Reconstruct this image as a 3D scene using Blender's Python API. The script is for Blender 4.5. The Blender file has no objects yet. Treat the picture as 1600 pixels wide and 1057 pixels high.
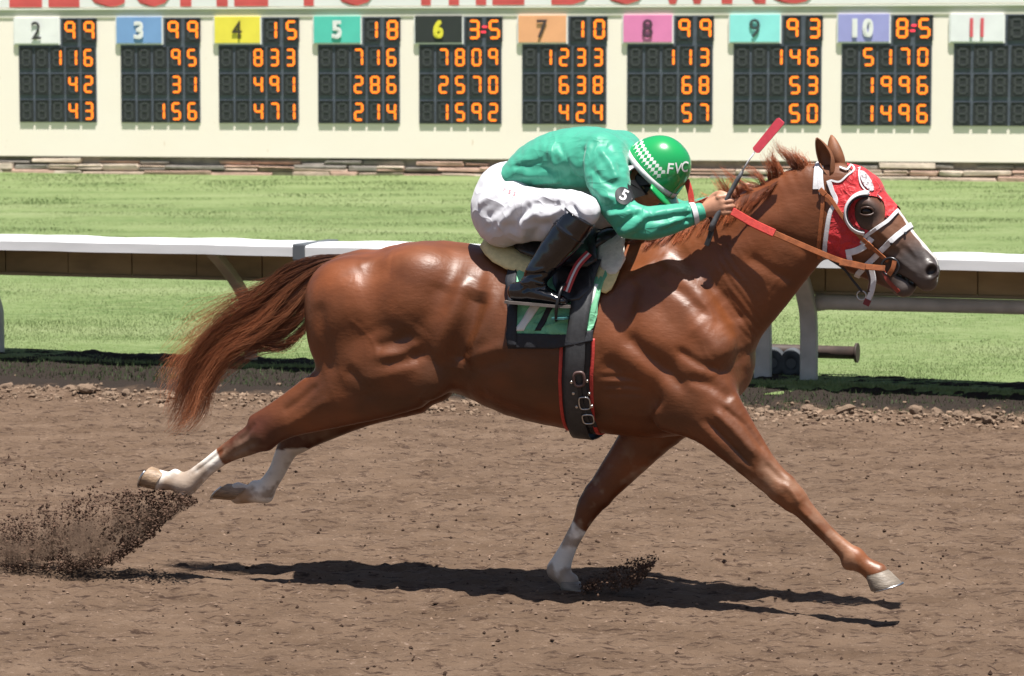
import bpy, bmesh, math, random
import numpy as np
from mathutils import Vector, Matrix
from mathutils.bvhtree import BVHTree

random.seed(7)
rng = np.random.default_rng(7)
scene = bpy.context.scene
R = math.radians

# ---------------------------------------------------------------- camera
FPX, CU, CV = 4800.0, 800.0, 528.5          # focal length and centre in photo pixels
HORIZON = 110.0
CAM = np.array([0.0, -12.0, 2.01])
PITCH = math.atan((CV - HORIZON) / FPX)
cam_data = bpy.data.cameras.new('camera')
cam = bpy.data.objects.new('camera', cam_data)
scene.collection.objects.link(cam)
cam.location = CAM
cam.rotation_euler = (math.pi / 2 - PITCH, 0, 0)
cam_data.sensor_width = 36.0
cam_data.lens = FPX / 1600.0 * 36.0
cam_data.clip_start = 0.1
cam_data.clip_end = 3000.0
cam_data.dof.use_dof = True
cam_data.dof.focus_distance = 11.75
cam_data.dof.aperture_fstop = 9.0
scene.camera = cam

# ---------------------------------------------------------------- sky and sun
SUN_ELEV, SUN_AZ = R(75), R(-76)            # azimuth of the sun as seen from the origin, from +X towards +Y
world = bpy.data.worlds.new('World')
scene.world = world
world.use_nodes = True
wn = world.node_tree
sky = wn.nodes.new('ShaderNodeTexSky')
sky.sky_type = 'NISHITA'
sky.sun_disc = False
sky.sun_elevation = SUN_ELEV
sky.sun_rotation = math.pi / 2 - SUN_AZ
sky.air_density = 1.0
sky.dust_density = 1.5
wn.links.new(sky.outputs[0], wn.nodes['Background'].inputs[0])
wn.nodes['Background'].inputs[1].default_value = 0.05
sd = Vector((math.cos(SUN_ELEV) * math.cos(SUN_AZ), math.cos(SUN_ELEV) * math.sin(SUN_AZ), math.sin(SUN_ELEV)))
sun_data = bpy.data.lights.new('sun', 'SUN')
sun_data.energy = 5.0
sun_data.angle = R(0.53)
sun_data.color = (1.0, 0.955, 0.89)
sun = bpy.data.objects.new('sun', sun_data)
scene.collection.objects.link(sun)
sun.rotation_euler = sd.to_track_quat('Z', 'Y').to_euler()
sun.location = sd * 40

scene.view_settings.view_transform = 'Standard'
scene.view_settings.look = 'None'
scene.view_settings.gamma = 1.0
scene.view_settings.exposure = 0.86
# ---------------------------------------------------------------- geometry helpers
def ray(u, v):
    x = (u - CU) / FPX; y = -(v - CV) / FPX
    f = np.array([0, math.cos(PITCH), -math.sin(PITCH)])
    up = np.array([0, math.sin(PITCH), math.cos(PITCH)])
    return f + x * np.array([1.0, 0, 0]) + y * up
def ground(u, v, z=0.0):
    d = ray(u, v); t = (z - CAM[2]) / d[2]
    return CAM + t * d

HYAW = R(20)                                 # the horse runs slightly towards the camera, parallel to the rail
O = ground(800, 925)
ES = np.array([math.cos(HYAW), -math.sin(HYAW), 0.0])
EL = np.array([math.sin(HYAW), math.cos(HYAW), 0.0])
EZ = np.array([0, 0, 1.0])
HMAT = Matrix(((ES[0], EL[0], 0, O[0]), (ES[1], EL[1], 0, O[1]), (0, 0, 1, 0), (0, 0, 0, 1)))
def P(u, v, l=0.0):
    """photo measurement -> point (along, lateral, up) in the horse's own frame at lateral offset l"""
    d = ray(u, v); t = (l - (CAM - O) @ EL) / (d @ EL)
    q = CAM + t * d - O
    return np.array([q @ ES, l, q[2]])
M = 1 / 400.0                                # metres per photo pixel at the horse

def link(o, parent=None, mat=None):
    scene.collection.objects.link(o)
    if parent is not None: o.parent = parent
    if mat is not None and o.type == 'MESH' and not o.data.materials: o.data.materials.append(mat)
    return o
def tag(o, label=None, cat=None, group=None, kind=None):
    if label: o['label'] = label
    if cat: o['category'] = cat
    if group: o['group'] = group
    if kind: o['kind'] = kind
    return o
def mesh_np(name, V, Fq, smooth=True):
    V = np.asarray(V, np.float32); Fq = np.asarray(Fq, np.int32)
    me = bpy.data.meshes.new(name)
    n = Fq.shape[1]
    me.vertices.add(len(V)); me.vertices.foreach_set('co', V.ravel())
    me.loops.add(Fq.size); me.loops.foreach_set('vertex_index', Fq.ravel())
    me.polygons.add(len(Fq)); me.polygons.foreach_set('loop_start', np.arange(0, Fq.size, n, dtype=np.int32))
    me.polygons.foreach_set('use_smooth', np.full(len(Fq), smooth))
    me.update(calc_edges=True)
    return me
def mesh_py(name, V, Fs, smooth=False):
    me = bpy.data.meshes.new(name); me.from_pydata([tuple(map(float, v)) for v in V], [], [tuple(f) for f in Fs])
    if smooth: me.polygons.foreach_set('use_smooth', np.full(len(me.polygons), True))
    me.update(); return me
def set_col(me, C):
    a = me.color_attributes.new('Col', 'FLOAT_COLOR', 'POINT')
    c = np.ones((len(me.vertices), 4), np.float32); c[:, :3] = C
    a.data.foreach_set('color', c.ravel())

class MB:
    """collects boxes, tubes and polygons into one mesh"""
    def __init__(s): s.V = []; s.F = []; s.S = []
    def add(s, V, F, smooth=False):
        o = len(s.V); s.V += [tuple(map(float, v)) for v in V]; s.F += [tuple(i + o for i in f) for f in F]; s.S += [smooth] * len(F)
    def box(s, c, d, rot=None, bev=0.0):
        hx, hy, hz = d[0] / 2, d[1] / 2, d[2] / 2
        if bev <= 0:
            V = [(x, y, z) for z in (-hz, hz) for y in (-hy, hy) for x in (-hx, hx)]
            F = [(0, 2, 3, 1), (4, 5, 7, 6), (0, 1, 5, 4), (2, 6, 7, 3), (0, 4, 6, 2), (1, 3, 7, 5)]
        else:
            bm = bmesh.new(); bmesh.ops.create_cube(bm, size=1)
            for v in bm.verts: v.co = Vector((v.co.x * d[0], v.co.y * d[1], v.co.z * d[2]))
            bmesh.ops.bevel(bm, geom=bm.edges[:], offset=bev, segments=2, affect='EDGES', profile=.6)
            bm.verts.index_update()
            V = [tuple(v.co) for v in bm.verts]; F = [tuple(v.index for v in f.verts) for f in bm.faces]; bm.free()
        if rot is not None: V = [tuple(rot @ Vector(v)) for v in V]
        s.add([(v[0] + c[0], v[1] + c[1], v[2] + c[2]) for v in V], F); return s
    def tube(s, pts, r, n=10, caps=True, smooth=True):
        pts = [Vector(p) for p in pts]
        rr = r if hasattr(r, '__len__') else [r] * len(pts)
        V = []; F = []; up = None
        for i, p in enumerate(pts):
            d = (pts[min(i + 1, len(pts) - 1)] - pts[max(i - 1, 0)]).normalized()
            if up is None:
                up = Vector((0, 0, 1)) if abs(d.z) < .9 else Vector((1, 0, 0))
            a = d.cross(up).normalized(); up = a.cross(d).normalized()
            for k in range(n):
                t = 2 * math.pi * k / n
                V.append(p + a * (math.cos(t) * rr[i]) + up * (math.sin(t) * rr[i]))
        for i in range(len(pts) - 1):
            for k in range(n):
                F.append((i * n + k, i * n + (k + 1) % n, (i + 1) * n + (k + 1) % n, (i + 1) * n + k))
        s.add(V, F, smooth)
        if caps:
            o = len(s.V) - len(V)
            s.F.append(tuple(o + k for k in range(n))[::-1]); s.S.append(False)
            s.F.append(tuple(o + (len(pts) - 1) * n + k for k in range(n))); s.S.append(False)
        return s
    def mesh(s, name):
        me = bpy.data.meshes.new(name); me.from_pydata(s.V, [], s.F)
        me.polygons.foreach_set('use_smooth', s.S); me.update(); return me
    def build(s, name, mat, parent=None, matrix=None):
        o = bpy.data.objects.new(name, s.mesh(name))
        if matrix is not None: o.matrix_world = matrix
        return link(o, parent, mat)
def empty(name, loc=(0, 0, 0), rz=0.0, matrix=None):
    o = bpy.data.objects.new(name, None); o.empty_display_size = .2
    o.location = loc; o.rotation_euler = (0, 0, rz)
    if matrix is not None: o.matrix_world = matrix
    return link(o)

# ---------------------------------------------------------------- numpy noise
def _hash(ix, iy, iz, seed):
    h = (ix * 374761393 + iy * 668265263 + iz * 2147483647 + seed * 1274126177) & 0xFFFFFFFF
    h = ((h ^ (h >> 13)) * 1274126177) & 0xFFFFFFFF
    h = h ^ (h >> 16)
    return (h & 0xFFFF).astype(np.float32) / 32767.5 - 1.0
def vnoise(x, y, z=None, seed=0):
    x = np.asarray(x, np.float64); y = np.asarray(y, np.float64)
    z = np.zeros_like(x) if z is None else np.asarray(z, np.float64)
    ix = np.floor(x).astype(np.int64); iy = np.floor(y).astype(np.int64); iz = np.floor(z).astype(np.int64)
    fx = x - ix; fy = y - iy; fz = z - iz
    fx = fx * fx * (3 - 2 * fx); fy = fy * fy * (3 - 2 * fy); fz = fz * fz * (3 - 2 * fz)
    r = 0
    for dz in (0, 1):
        wz = fz if dz else 1 - fz
        for dy in (0, 1):
            wy = fy if dy else 1 - fy
            for dx in (0, 1):
                wx = fx if dx else 1 - fx
                r = r + _hash(ix + dx, iy + dy, iz + dz, seed) * wx * wy * wz
    return r
def fbm(x, y, z=None, octv=4, seed=0):
    a = 1.0; r = 0; f = 1.0
    for i in range(octv):
        r = r + a * vnoise(x * f, y * f, None if z is None else z * f, seed + i * 17); a *= .5; f *= 2.03
    return r

# ---------------------------------------------------------------- implicit bodies: limbs and muscles blended into one skin
class Field:
    def __init__(s, lo, hi, h):
        s.lo = np.array(lo, np.float64); s.h = h
        s.n = np.ceil((np.array(hi) - s.lo) / h).astype(int) + 1
        s.F = np.full(s.n, 1.0, np.float32)
    def region(s, lo, hi):
        i0 = np.maximum(np.floor((lo - s.lo) / s.h).astype(int), 0)
        i1 = np.minimum(np.ceil((hi - s.lo) / s.h).astype(int) + 1, s.n)
        if np.any(i1 <= i0): return None
        ax = [(s.lo[k] + s.h * np.arange(i0[k], i1[k])).astype(np.float32) for k in range(3)]
        return tuple(slice(i0[k], i1[k]) for k in range(3)), ax[0][:, None, None], ax[1][None, :, None], ax[2][None, None, :]
    def dist(s, p0, p1, a0, a1, b0, b1, X, Y, Z, cap=1.0, lat=(0, 1, 0)):
        d = p1 - p0; L = np.linalg.norm(d)
        if L < 1e-6: d = np.array([1.0, 0, 0]); L = 1e-6
        else: d = d / L
        lat = np.asarray(lat, float); lat = lat - (lat @ d) * d; lat /= np.linalg.norm(lat)
        nn = np.cross(d, lat)
        qx, qy, qz = X - p0[0], Y - p0[1], Z - p0[2]
        w = qx * d[0] + qy * d[1] + qz * d[2]
        t = np.clip(w / L, 0, 1)
        a = a0 + (a1 - a0) * t; b = b0 + (b1 - b0) * t
        w = (w - t * L) / cap
        qn = qx * nn[0] + qy * nn[1] + qz * nn[2]
        ql = qx * lat[0] + qy * lat[1] + qz * lat[2]
        c = np.minimum(a, b)
        k0 = np.sqrt((qn / a) ** 2 + (ql / b) ** 2 + (w / c) ** 2)
        k1 = np.sqrt((qn / a ** 2) ** 2 + (ql / b ** 2) ** 2 + (w / c ** 2) ** 2) + 1e-6
        D = k0 * (k0 - 1) / k1
        return np.where(k0 < .3, -c * .7, D)
    def blend(s, sl, D, k, sub=False):
        A = s.F[sl]
        if sub: A = -A
        if k > 0:
            hh = np.maximum(k - np.abs(A - D), 0) / k
            m = np.minimum(A, D) - hh * hh * k * .25
        else: m = np.minimum(A, D)
        s.F[sl] = -m if sub else m
    def ball(s, c, r, k=0.03, sub=False, rot=0.0):
        """ellipsoid with radii (along, lateral, up); rot pitches it in the running plane"""
        r = np.asarray(r, float)
        d = np.array([math.cos(rot), 0, math.sin(rot)]); n = np.array([-math.sin(rot), 0, math.cos(rot)])
        rm = r.max() + k + 3 * s.h
        g = s.region(np.asarray(c) - rm, np.asarray(c) + rm)
        if g is None: return
        sl, X, Y, Z = g
        qx, qy, qz = X - c[0], Y - c[1], Z - c[2]
        e = qx * d[0] + qz * d[2]; f = qx * n[0] + qz * n[2]
        k0 = np.sqrt((e / r[0]) ** 2 + (qy / r[1]) ** 2 + (f / r[2]) ** 2)
        k1 = np.sqrt((e / r[0] ** 2) ** 2 + (qy / r[1] ** 2) ** 2 + (f / r[2] ** 2) ** 2) + 1e-6
        D = k0 * (k0 - 1) / k1
        D = np.where(k0 < .3, -r.min() * .7, D)
        s.blend(sl, D, k, sub)
    def chain(s, pts, k=0.03, sub=False, n=3, cap=1.0, lat=(0, 1, 0)):
        """a smooth tapering limb through pts: (u, v, l, a_px, b_m)"""
        Q = [np.array([*P(p[0], p[1], p[2]), p[3] * M, p[4]]) for p in pts]
        s.chain3(Q, k, sub, n, cap, lat)
    def chain3(s, Q, k=0.03, sub=False, n=3, cap=1.0, lat=(0, 1, 0)):
        if len(Q) > 2: Q = catmull(Q, n)
        Q = [np.asarray(q, float) for q in Q]
        A = np.array(Q); rm = A[:, 3:5].max() + k + 3 * s.h
        g = s.region(A[:, :3].min(0) - rm, A[:, :3].max(0) + rm)
        if g is None: return
        T = np.full([sl.stop - sl.start for sl in g[0]], 1.0, np.float32)
        o = np.array([sl.start for sl in g[0]])
        for i in range(len(Q) - 1):
            p, q = Q[i], Q[i + 1]
            r = max(p[3], p[4], q[3], q[4]) + k + 3 * s.h
            gg = s.region(np.minimum(p[:3], q[:3]) - r, np.maximum(p[:3], q[:3]) + r)
            if gg is None: continue
            sl = tuple(slice(gg[0][j].start - o[j], gg[0][j].stop - o[j]) for j in range(3))
            T[sl] = np.minimum(T[sl], s.dist(p[:3], q[:3], p[3], q[3], p[4], q[4], gg[1], gg[2], gg[3], cap, lat))
        s.blend(g[0], T, k, sub)
    def mesh(s, smooth_it=1):
        F = s.F; S = F < 0
        c0 = S[:-1] | S[1:]; c1 = S[:-1] & S[1:]
        c0 = c0[:, :-1] | c0[:, 1:]; c1 = c1[:, :-1] & c1[:, 1:]
        c0 = c0[:, :, :-1] | c0[:, :, 1:]; c1 = c1[:, :, :-1] & c1[:, :, 1:]
        act = c0 & ~c1
        I = np.argwhere(act)
        idx = np.full(act.shape, -1, np.int32); idx[act] = np.arange(len(I))
        acc = np.zeros((len(I), 3)); cnt = np.zeros(len(I))
        corners = [(x, y, z) for x in (0, 1) for y in (0, 1) for z in (0, 1)]
        val = {c: F[I[:, 0] + c[0], I[:, 1] + c[1], I[:, 2] + c[2]].astype(np.float64) for c in corners}
        for c in corners:
            for ax in range(3):
                if c[ax] == 0:
                    c2 = list(c); c2[ax] = 1; c2 = tuple(c2)
                    a, b = val[c], val[c2]
                    m = (a < 0) != (b < 0)
                    t = np.where(m, a / np.where(m, a - b, 1), 0)
                    p = np.tile(np.array(c, float), (len(I), 1)); p[:, ax] = t
                    acc[m] += p[m]; cnt[m] += 1
        V = s.lo + s.h * (I + acc / cnt[:, None])
        quads = []
        for ax in range(3):
            o1, o2 = [(1, 2), (2, 0), (0, 1)][ax]
            sa = [slice(None)] * 3; sb = [slice(None)] * 3
            sa[ax] = slice(0, -1); sb[ax] = slice(1, None)
            A = S[tuple(sa)]; B = S[tuple(sb)]
            E = np.argwhere(A != B)
            ok = (E[:, o1] > 0) & (E[:, o2] > 0) & (E[:, o1] < s.n[o1] - 1) & (E[:, o2] < s.n[o2] - 1)
            E = E[ok]
            flip = A[E[:, 0], E[:, 1], E[:, 2]]
            e1 = np.zeros(3, int); e1[o1] = 1; e2 = np.zeros(3, int); e2[o2] = 1
            def g(d): Q = E - d; return idx[Q[:, 0], Q[:, 1], Q[:, 2]]
            q = np.stack([g(e1 + e2), g(e2), g(np.zeros(3, int)), g(e1)], 1)
            q[~flip] = q[~flip][:, ::-1]
            quads.append(q)
        Q = np.concatenate(quads)
        Q = Q[(Q >= 0).all(1)]
        for _ in range(smooth_it): V = relax(V, Q, .5)
        return V, Q
def relax(V, Q, f):
    acc = np.zeros_like(V); cnt = np.zeros(len(V))
    for i in range(4):
        a = Q[:, i]; b = Q[:, (i + 1) % 4]
        for k in range(3):
            acc[:, k] += np.bincount(a, V[b, k], len(V)) + np.bincount(b, V[a, k], len(V))
        cnt += np.bincount(a, minlength=len(V)) + np.bincount(b, minlength=len(V))
    return V * (1 - f) + f * acc / np.maximum(cnt, 1)[:, None]
def normals(V, Q):
    n = np.cross(V[Q[:, 2]] - V[Q[:, 0]], V[Q[:, 3]] - V[Q[:, 1]])
    N = np.zeros_like(V)
    for i in range(4):
        for k in range(3): N[:, k] += np.bincount(Q[:, i], n[:, k], len(V))
    return N / np.maximum(np.linalg.norm(N, axis=1), 1e-9)[:, None]
def seg_dist2d(X, Z, pts):
    """distance to a polyline and the position along it (0..1)"""
    best = np.full(X.shape, 9.0); par = np.zeros(X.shape)
    L = [math.hypot(pts[i + 1][0] - pts[i][0], pts[i + 1][1] - pts[i][1]) for i in range(len(pts) - 1)]
    tot = sum(L); run = 0
    for i in range(len(pts) - 1):
        dx, dz = pts[i + 1][0] - pts[i][0], pts[i + 1][1] - pts[i][1]
        t = np.clip(((X - pts[i][0]) * dx + (Z - pts[i][1]) * dz) / (L[i] ** 2 + 1e-12), 0, 1)
        d = np.hypot(X - pts[i][0] - t * dx, Z - pts[i][1] - t * dz)
        m = d < best
        best = np.where(m, d, best); par = np.where(m, (run + t * L[i]) / tot, par)
        run += L[i]
    return best, par
def sculpt(V, N, strokes, side=-1):
    """strokes: (list of photo points, width px, height mm, lateral plane); raises or sinks one flank along its normals"""
    D = np.zeros(len(V))
    face = np.clip(-N[:, 1] * 1.6 if side < 0 else N[:, 1] * 1.6, 0, 1) * np.clip((side * V[:, 1] - .0) / .03, 0, 1)
    for pts, w, hgt, l in strokes:
        q = [(lambda p: (p[0], p[2]))(P(u, v, l)) for u, v in pts]
        if side > 0: pass
        d, par = seg_dist2d(V[:, 0], V[:, 2], q)
        w = w * M
        prof = np.exp(-(d / w) ** 2)
        if len(pts) > 2: prof = prof * np.clip(np.minimum(par, 1 - par) * 6 + .25, 0, 1)
        D += hgt * .00135 * prof
    return V + N * (D * face)[:, None]
def catmull(pts, n=8):
    pts = [np.asarray(p, float) for p in pts]
    out = []
    for i in range(len(pts) - 1):
        p0 = pts[max(i - 1, 0)]; p1 = pts[i]; p2 = pts[i + 1]; p3 = pts[min(i + 2, len(pts) - 1)]
        for k in range(n):
            t = k / n
            out.append(.5 * ((2 * p1) + (-p0 + p2) * t + (2 * p0 - 5 * p1 + 4 * p2 - p3) * t * t + (-p0 + 3 * p1 - 3 * p2 + p3) * t ** 3))
    out.append(pts[-1]); return out

# ---------------------------------------------------------------- materials
def nodes_of(m): return m.node_tree.nodes, m.node_tree.links
def mat(name, col, rough=.6, spec=.5, metal=0.0, var=0.0, vscale=20, bump=0.0, bscale=60, attr=False, coat=0.0, sheen=0.0,
        stretch=None, emis=None, estr=0.0, trans=0.0, rvar=0.0, detail=5, coat_rough=.2, crease=0.0, cscale=8, cstretch=(1, 1, 1)):
    m = bpy.data.materials.new(name); m.use_nodes = True
    n, l = nodes_of(m); b = n['Principled BSDF']
    b.inputs['Roughness'].default_value = rough; b.inputs['Specular IOR Level'].default_value = spec
    b.inputs['Metallic'].default_value = metal
    b.inputs['Coat Weight'].default_value = coat; b.inputs['Coat Roughness'].default_value = coat_rough
    b.inputs['Sheen Weight'].default_value = sheen
    b.inputs['Transmission Weight'].default_value = trans
    b.inputs['Base Color'].default_value = (*col, 1)
    tc = n.new('ShaderNodeTexCoord'); mp = n.new('ShaderNodeMapping')
    l.new(tc.outputs['Object'], mp.inputs[0])
    if stretch: mp.inputs['Scale'].default_value = stretch
    src = None
    if attr:
        at = n.new('ShaderNodeAttribute'); at.attribute_name = 'Col'; src = at.outputs['Color']
        l.new(src, b.inputs['Base Color'])
    if var > 0:
        t = n.new('ShaderNodeTexNoise'); t.inputs['Scale'].default_value = vscale; t.inputs['Detail'].default_value = detail
        l.new(mp.outputs[0], t.inputs[0])
        mr = n.new('ShaderNodeMapRange'); mr.inputs[1].default_value = .3; mr.inputs[2].default_value = .7
        mr.inputs[3].default_value = 1 - var; mr.inputs[4].default_value = 1 + var
        l.new(t.outputs[0], mr.inputs[0])
        mx = n.new('ShaderNodeMix'); mx.data_type = 'RGBA'; mx.blend_type = 'MULTIPLY'; mx.inputs[0].default_value = 1
        if src: l.new(src, mx.inputs[6])
        else: mx.inputs[6].default_value = (*col, 1)
        l.new(mr.outputs[0], mx.inputs[7]); l.new(mx.outputs[2], b.inputs['Base Color'])
        if rvar:
            m2 = n.new('ShaderNodeMapRange'); m2.inputs[1].default_value = .3; m2.inputs[2].default_value = .7
            m2.inputs[3].default_value = rough - rvar; m2.inputs[4].default_value = rough + rvar
            l.new(t.outputs[0], m2.inputs[0]); l.new(m2.outputs[0], b.inputs['Roughness'])
    if bump > 0:
        t = n.new('ShaderNodeTexNoise'); t.inputs['Scale'].default_value = bscale; t.inputs['Detail'].default_value = 6
        l.new(mp.outputs[0], t.inputs[0])
        bp = n.new('ShaderNodeBump'); bp.inputs['Strength'].default_value = 1.0; bp.inputs['Distance'].default_value = bump
        l.new(t.outputs[0], bp.inputs['Height']); l.new(bp.outputs[0], b.inputs['Normal'])
    if crease > 0:
        last = b.inputs['Normal'].links[0].from_socket if b.inputs['Normal'].links else None
        for k_, (sc_, st_) in enumerate(((cscale, cstretch), (cscale * 1.9, (cstretch[2], cstretch[1], cstretch[0])))):
            mq = n.new('ShaderNodeMapping'); mq.inputs['Scale'].default_value = st_; mq.inputs['Rotation'].default_value = (0, .6 + .9 * k_, .3); l.new(tc.outputs['Object'], mq.inputs[0])
            t = n.new('ShaderNodeTexNoise'); t.inputs['Scale'].default_value = sc_; t.inputs['Detail'].default_value = 1.5; t.inputs['Distortion'].default_value = .9
            l.new(mq.outputs[0], t.inputs[0])
            s1 = n.new('ShaderNodeMath'); s1.operation = 'SUBTRACT'; l.new(t.outputs[0], s1.inputs[0]); s1.inputs[1].default_value = .5
            s2 = n.new('ShaderNodeMath'); s2.operation = 'ABSOLUTE'; l.new(s1.outputs[0], s2.inputs[0])
            s3 = n.new('ShaderNodeMath'); s3.operation = 'POWER'; l.new(s2.outputs[0], s3.inputs[0]); s3.inputs[1].default_value = .7
            bp = n.new('ShaderNodeBump'); bp.inputs['Strength'].default_value = 1.0; bp.inputs['Distance'].default_value = -crease * (1 if k_ == 0 else .5)
            l.new(s3.outputs[0], bp.inputs['Height'])
            if last is not None: l.new(last, bp.inputs['Normal'])
            last = bp.outputs[0]
        l.new(last, b.inputs['Normal'])
    if emis:
        b.inputs['Emission Color'].default_value = (*emis, 1); b.inputs['Emission Strength'].default_value = estr
    return m
# ================================================================ the setting
RA = R(19)                                             # the inside rail runs off at this angle
RD = np.array([math.cos(RA), -math.sin(RA)]); RN = np.array([math.sin(RA), math.cos(RA)]); R0 = np.array([0.0, 6.9])
RMAT = Matrix(((RD[0], RN[0], 0, R0[0]), (RD[1], RN[1], 0, R0[1]), (0, 0, 1, 0), (0, 0, 0, 1)))
def rail_uv(u, v, y=0.0):
    """photo point -> (along, up) on the upright plane y metres behind the rail's front edge"""
    d = ray(u, v); n3 = np.array([RN[0], RN[1], 0]); o = np.array([R0[0], R0[1], 0])
    t = (y - (CAM - o) @ n3) / (d @ n3); q = CAM + t * d - o
    return q[0] * RD[0] + q[1] * RD[1], q[2]
def edge_shift(x, y):
    a = (x - R0[0]) * RD[0] + (y - R0[1]) * RD[1]
    return .34 - .075 * np.clip(a, -6, 6)
def edge_d(x, y): return (x - R0[0]) * RN[0] + (y - R0[1]) * RN[1]

def axis(lo, hi, step, far):
    a = list(np.arange(lo, hi + 1e-6, step)); s = step
    r = [hi]
    while r[-1] < far: s *= 1.35; r.append(r[-1] + s)
    l = [lo]; s = step
    while l[-1] > -far: s *= 1.35; l.append(l[-1] - s)
    return np.array(l[:0:-1] + a + r[1:])
def dirt_z(x, y):
    z = .006 * vnoise(x * 2.1, y * 3.6, None, 1) + .008 * vnoise(x * 7, y * 15, None, 2) + .012 * np.maximum(vnoise(x * 15, y * 31, None, 3), -.25) + .007 * vnoise(x * 33, y * 33, None, 4)
    e = edge_d(x, y)
    e0 = e + edge_shift(x, y)
    berm = .045 * np.exp(-((e0 + .28) / .16) ** 2) * (.6 + .5 * vnoise(x * 6, y * 6, None, 5))
    bank = .125 * np.clip((e0 + .1) / (.5 + edge_shift(x, y)), 0, 1)
    bank = bank - .12 * np.clip((e - .7) / .5, 0, 1) * 1.0
    f = np.clip((14 - np.hypot(x, y - 2)) / 4, 0, 1)
    return z * f * 1.1 + berm + bank - .008
gx = axis(-5.2, 5.2, .024, 1200.0); gy = axis(-2.6, 9.4, .028, 1200.0)
GX, GY = np.meshgrid(gx, gy, indexing='ij')
GZ = dirt_z(GX.ravel(), GY.ravel())
# hoof scrapes under the feet
def idx_grid(nx, ny):
    i = np.arange(nx - 1)[:, None] * ny + np.arange(ny - 1)[None, :]
    return np.stack([i, i + ny, i + ny + 1, i + 1], -1).reshape(-1, 4)
track_me = mesh_np('dirt_track', np.stack([GX.ravel(), GY.ravel(), GZ], 1), idx_grid(len(gx), len(gy)))

m_dirt = bpy.data.materials.new('track_dirt'); m_dirt.use_nodes = True
n_, l_ = nodes_of(m_dirt); pb = n_['Principled BSDF']; pb.inputs['Roughness'].default_value = .95; pb.inputs['Specular IOR Level'].default_value = .1
geo = n_.new('ShaderNodeNewGeometry')
def noise_node(scale, vec, detail=5, rough=.6, stretch=None):
    t = n_.new('ShaderNodeTexNoise'); t.inputs['Scale'].default_value = scale; t.inputs['Detail'].default_value = detail; t.inputs['Roughness'].default_value = rough
    if stretch:
        mp = n_.new('ShaderNodeMapping'); mp.inputs['Scale'].default_value = stretch; l_.new(vec, mp.inputs[0]); vec = mp.outputs[0]
    l_.new(vec, t.inputs[0]); return t.outputs[0]
def ramp(fac, stops):
    r = n_.new('ShaderNodeValToRGB'); l_.new(fac, r.inputs[0])
    while len(r.color_ramp.elements) < len(stops): r.color_ramp.elements.new(.5)
    for e, (p, c) in zip(r.color_ramp.elements, stops): e.position = p; e.color = (*c, 1)
    return r.outputs[0]
def mixn(fac, a, b, mode='MIX'):
    k = n_.new('ShaderNodeMix'); k.data_type = 'RGBA'; k.blend_type = mode
    for i, x in ((0, fac), (6, a), (7, b)):
        if isinstance(x, (int, float)): k.inputs[i].default_value = x
        elif isinstance(x, tuple): k.inputs[i].default_value = (*x, 1)
        else: l_.new(x, k.inputs[i])
    return k.outputs[2]
def maprange(x, a, b, c=0.0, d=1.0):
    k = n_.new('ShaderNodeMapRange'); l_.new(x, k.inputs[0])
    for i, v in ((1, a), (2, b), (3, c), (4, d)): k.inputs[i].default_value = v
    return k.outputs[0]
pos = geo.outputs['Position']
c1 = ramp(noise_node(2.0, pos, 6, .65, (1, 1.6, 1)), [(.30, (.096, .062, .041)), (.52, (.138, .092, .063)), (.75, (.176, .121, .085))])
spk = maprange(noise_node(24, pos, 5, .7, (.42, 1.3, 1)), .53, .63)
c2 = mixn(spk, c1, (.052, .032, .023))
spk2 = maprange(noise_node(60, pos, 4, .7, (.6, 1.2, 1)), .58, .72)
c3 = mixn(mth_ := spk2, c2, (.245, .175, .133))
# dark bank soil, rail shadow painted into its colour, by distance to track edge
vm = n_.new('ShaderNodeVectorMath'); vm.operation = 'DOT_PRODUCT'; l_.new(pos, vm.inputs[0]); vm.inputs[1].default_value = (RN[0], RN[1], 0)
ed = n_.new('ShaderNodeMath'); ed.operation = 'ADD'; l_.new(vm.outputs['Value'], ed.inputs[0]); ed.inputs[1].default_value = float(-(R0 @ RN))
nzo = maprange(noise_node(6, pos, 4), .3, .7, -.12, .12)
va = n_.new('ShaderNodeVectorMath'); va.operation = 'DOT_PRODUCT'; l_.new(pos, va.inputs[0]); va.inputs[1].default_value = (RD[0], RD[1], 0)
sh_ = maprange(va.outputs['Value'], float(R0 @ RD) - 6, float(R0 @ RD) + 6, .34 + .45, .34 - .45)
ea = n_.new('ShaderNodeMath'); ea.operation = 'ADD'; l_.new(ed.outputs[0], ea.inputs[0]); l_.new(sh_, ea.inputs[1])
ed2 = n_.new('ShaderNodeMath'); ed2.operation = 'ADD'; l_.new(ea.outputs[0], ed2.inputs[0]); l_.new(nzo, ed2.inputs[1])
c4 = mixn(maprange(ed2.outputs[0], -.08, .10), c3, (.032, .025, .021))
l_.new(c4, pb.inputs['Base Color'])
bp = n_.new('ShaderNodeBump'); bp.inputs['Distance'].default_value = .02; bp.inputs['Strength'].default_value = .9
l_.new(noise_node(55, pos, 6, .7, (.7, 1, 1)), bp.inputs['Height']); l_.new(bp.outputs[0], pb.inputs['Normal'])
track = link(bpy.data.objects.new('dirt_track', track_me), None, m_dirt); tag(track, 'brown harrowed dirt of the racetrack', 'track', kind='structure')

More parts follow.
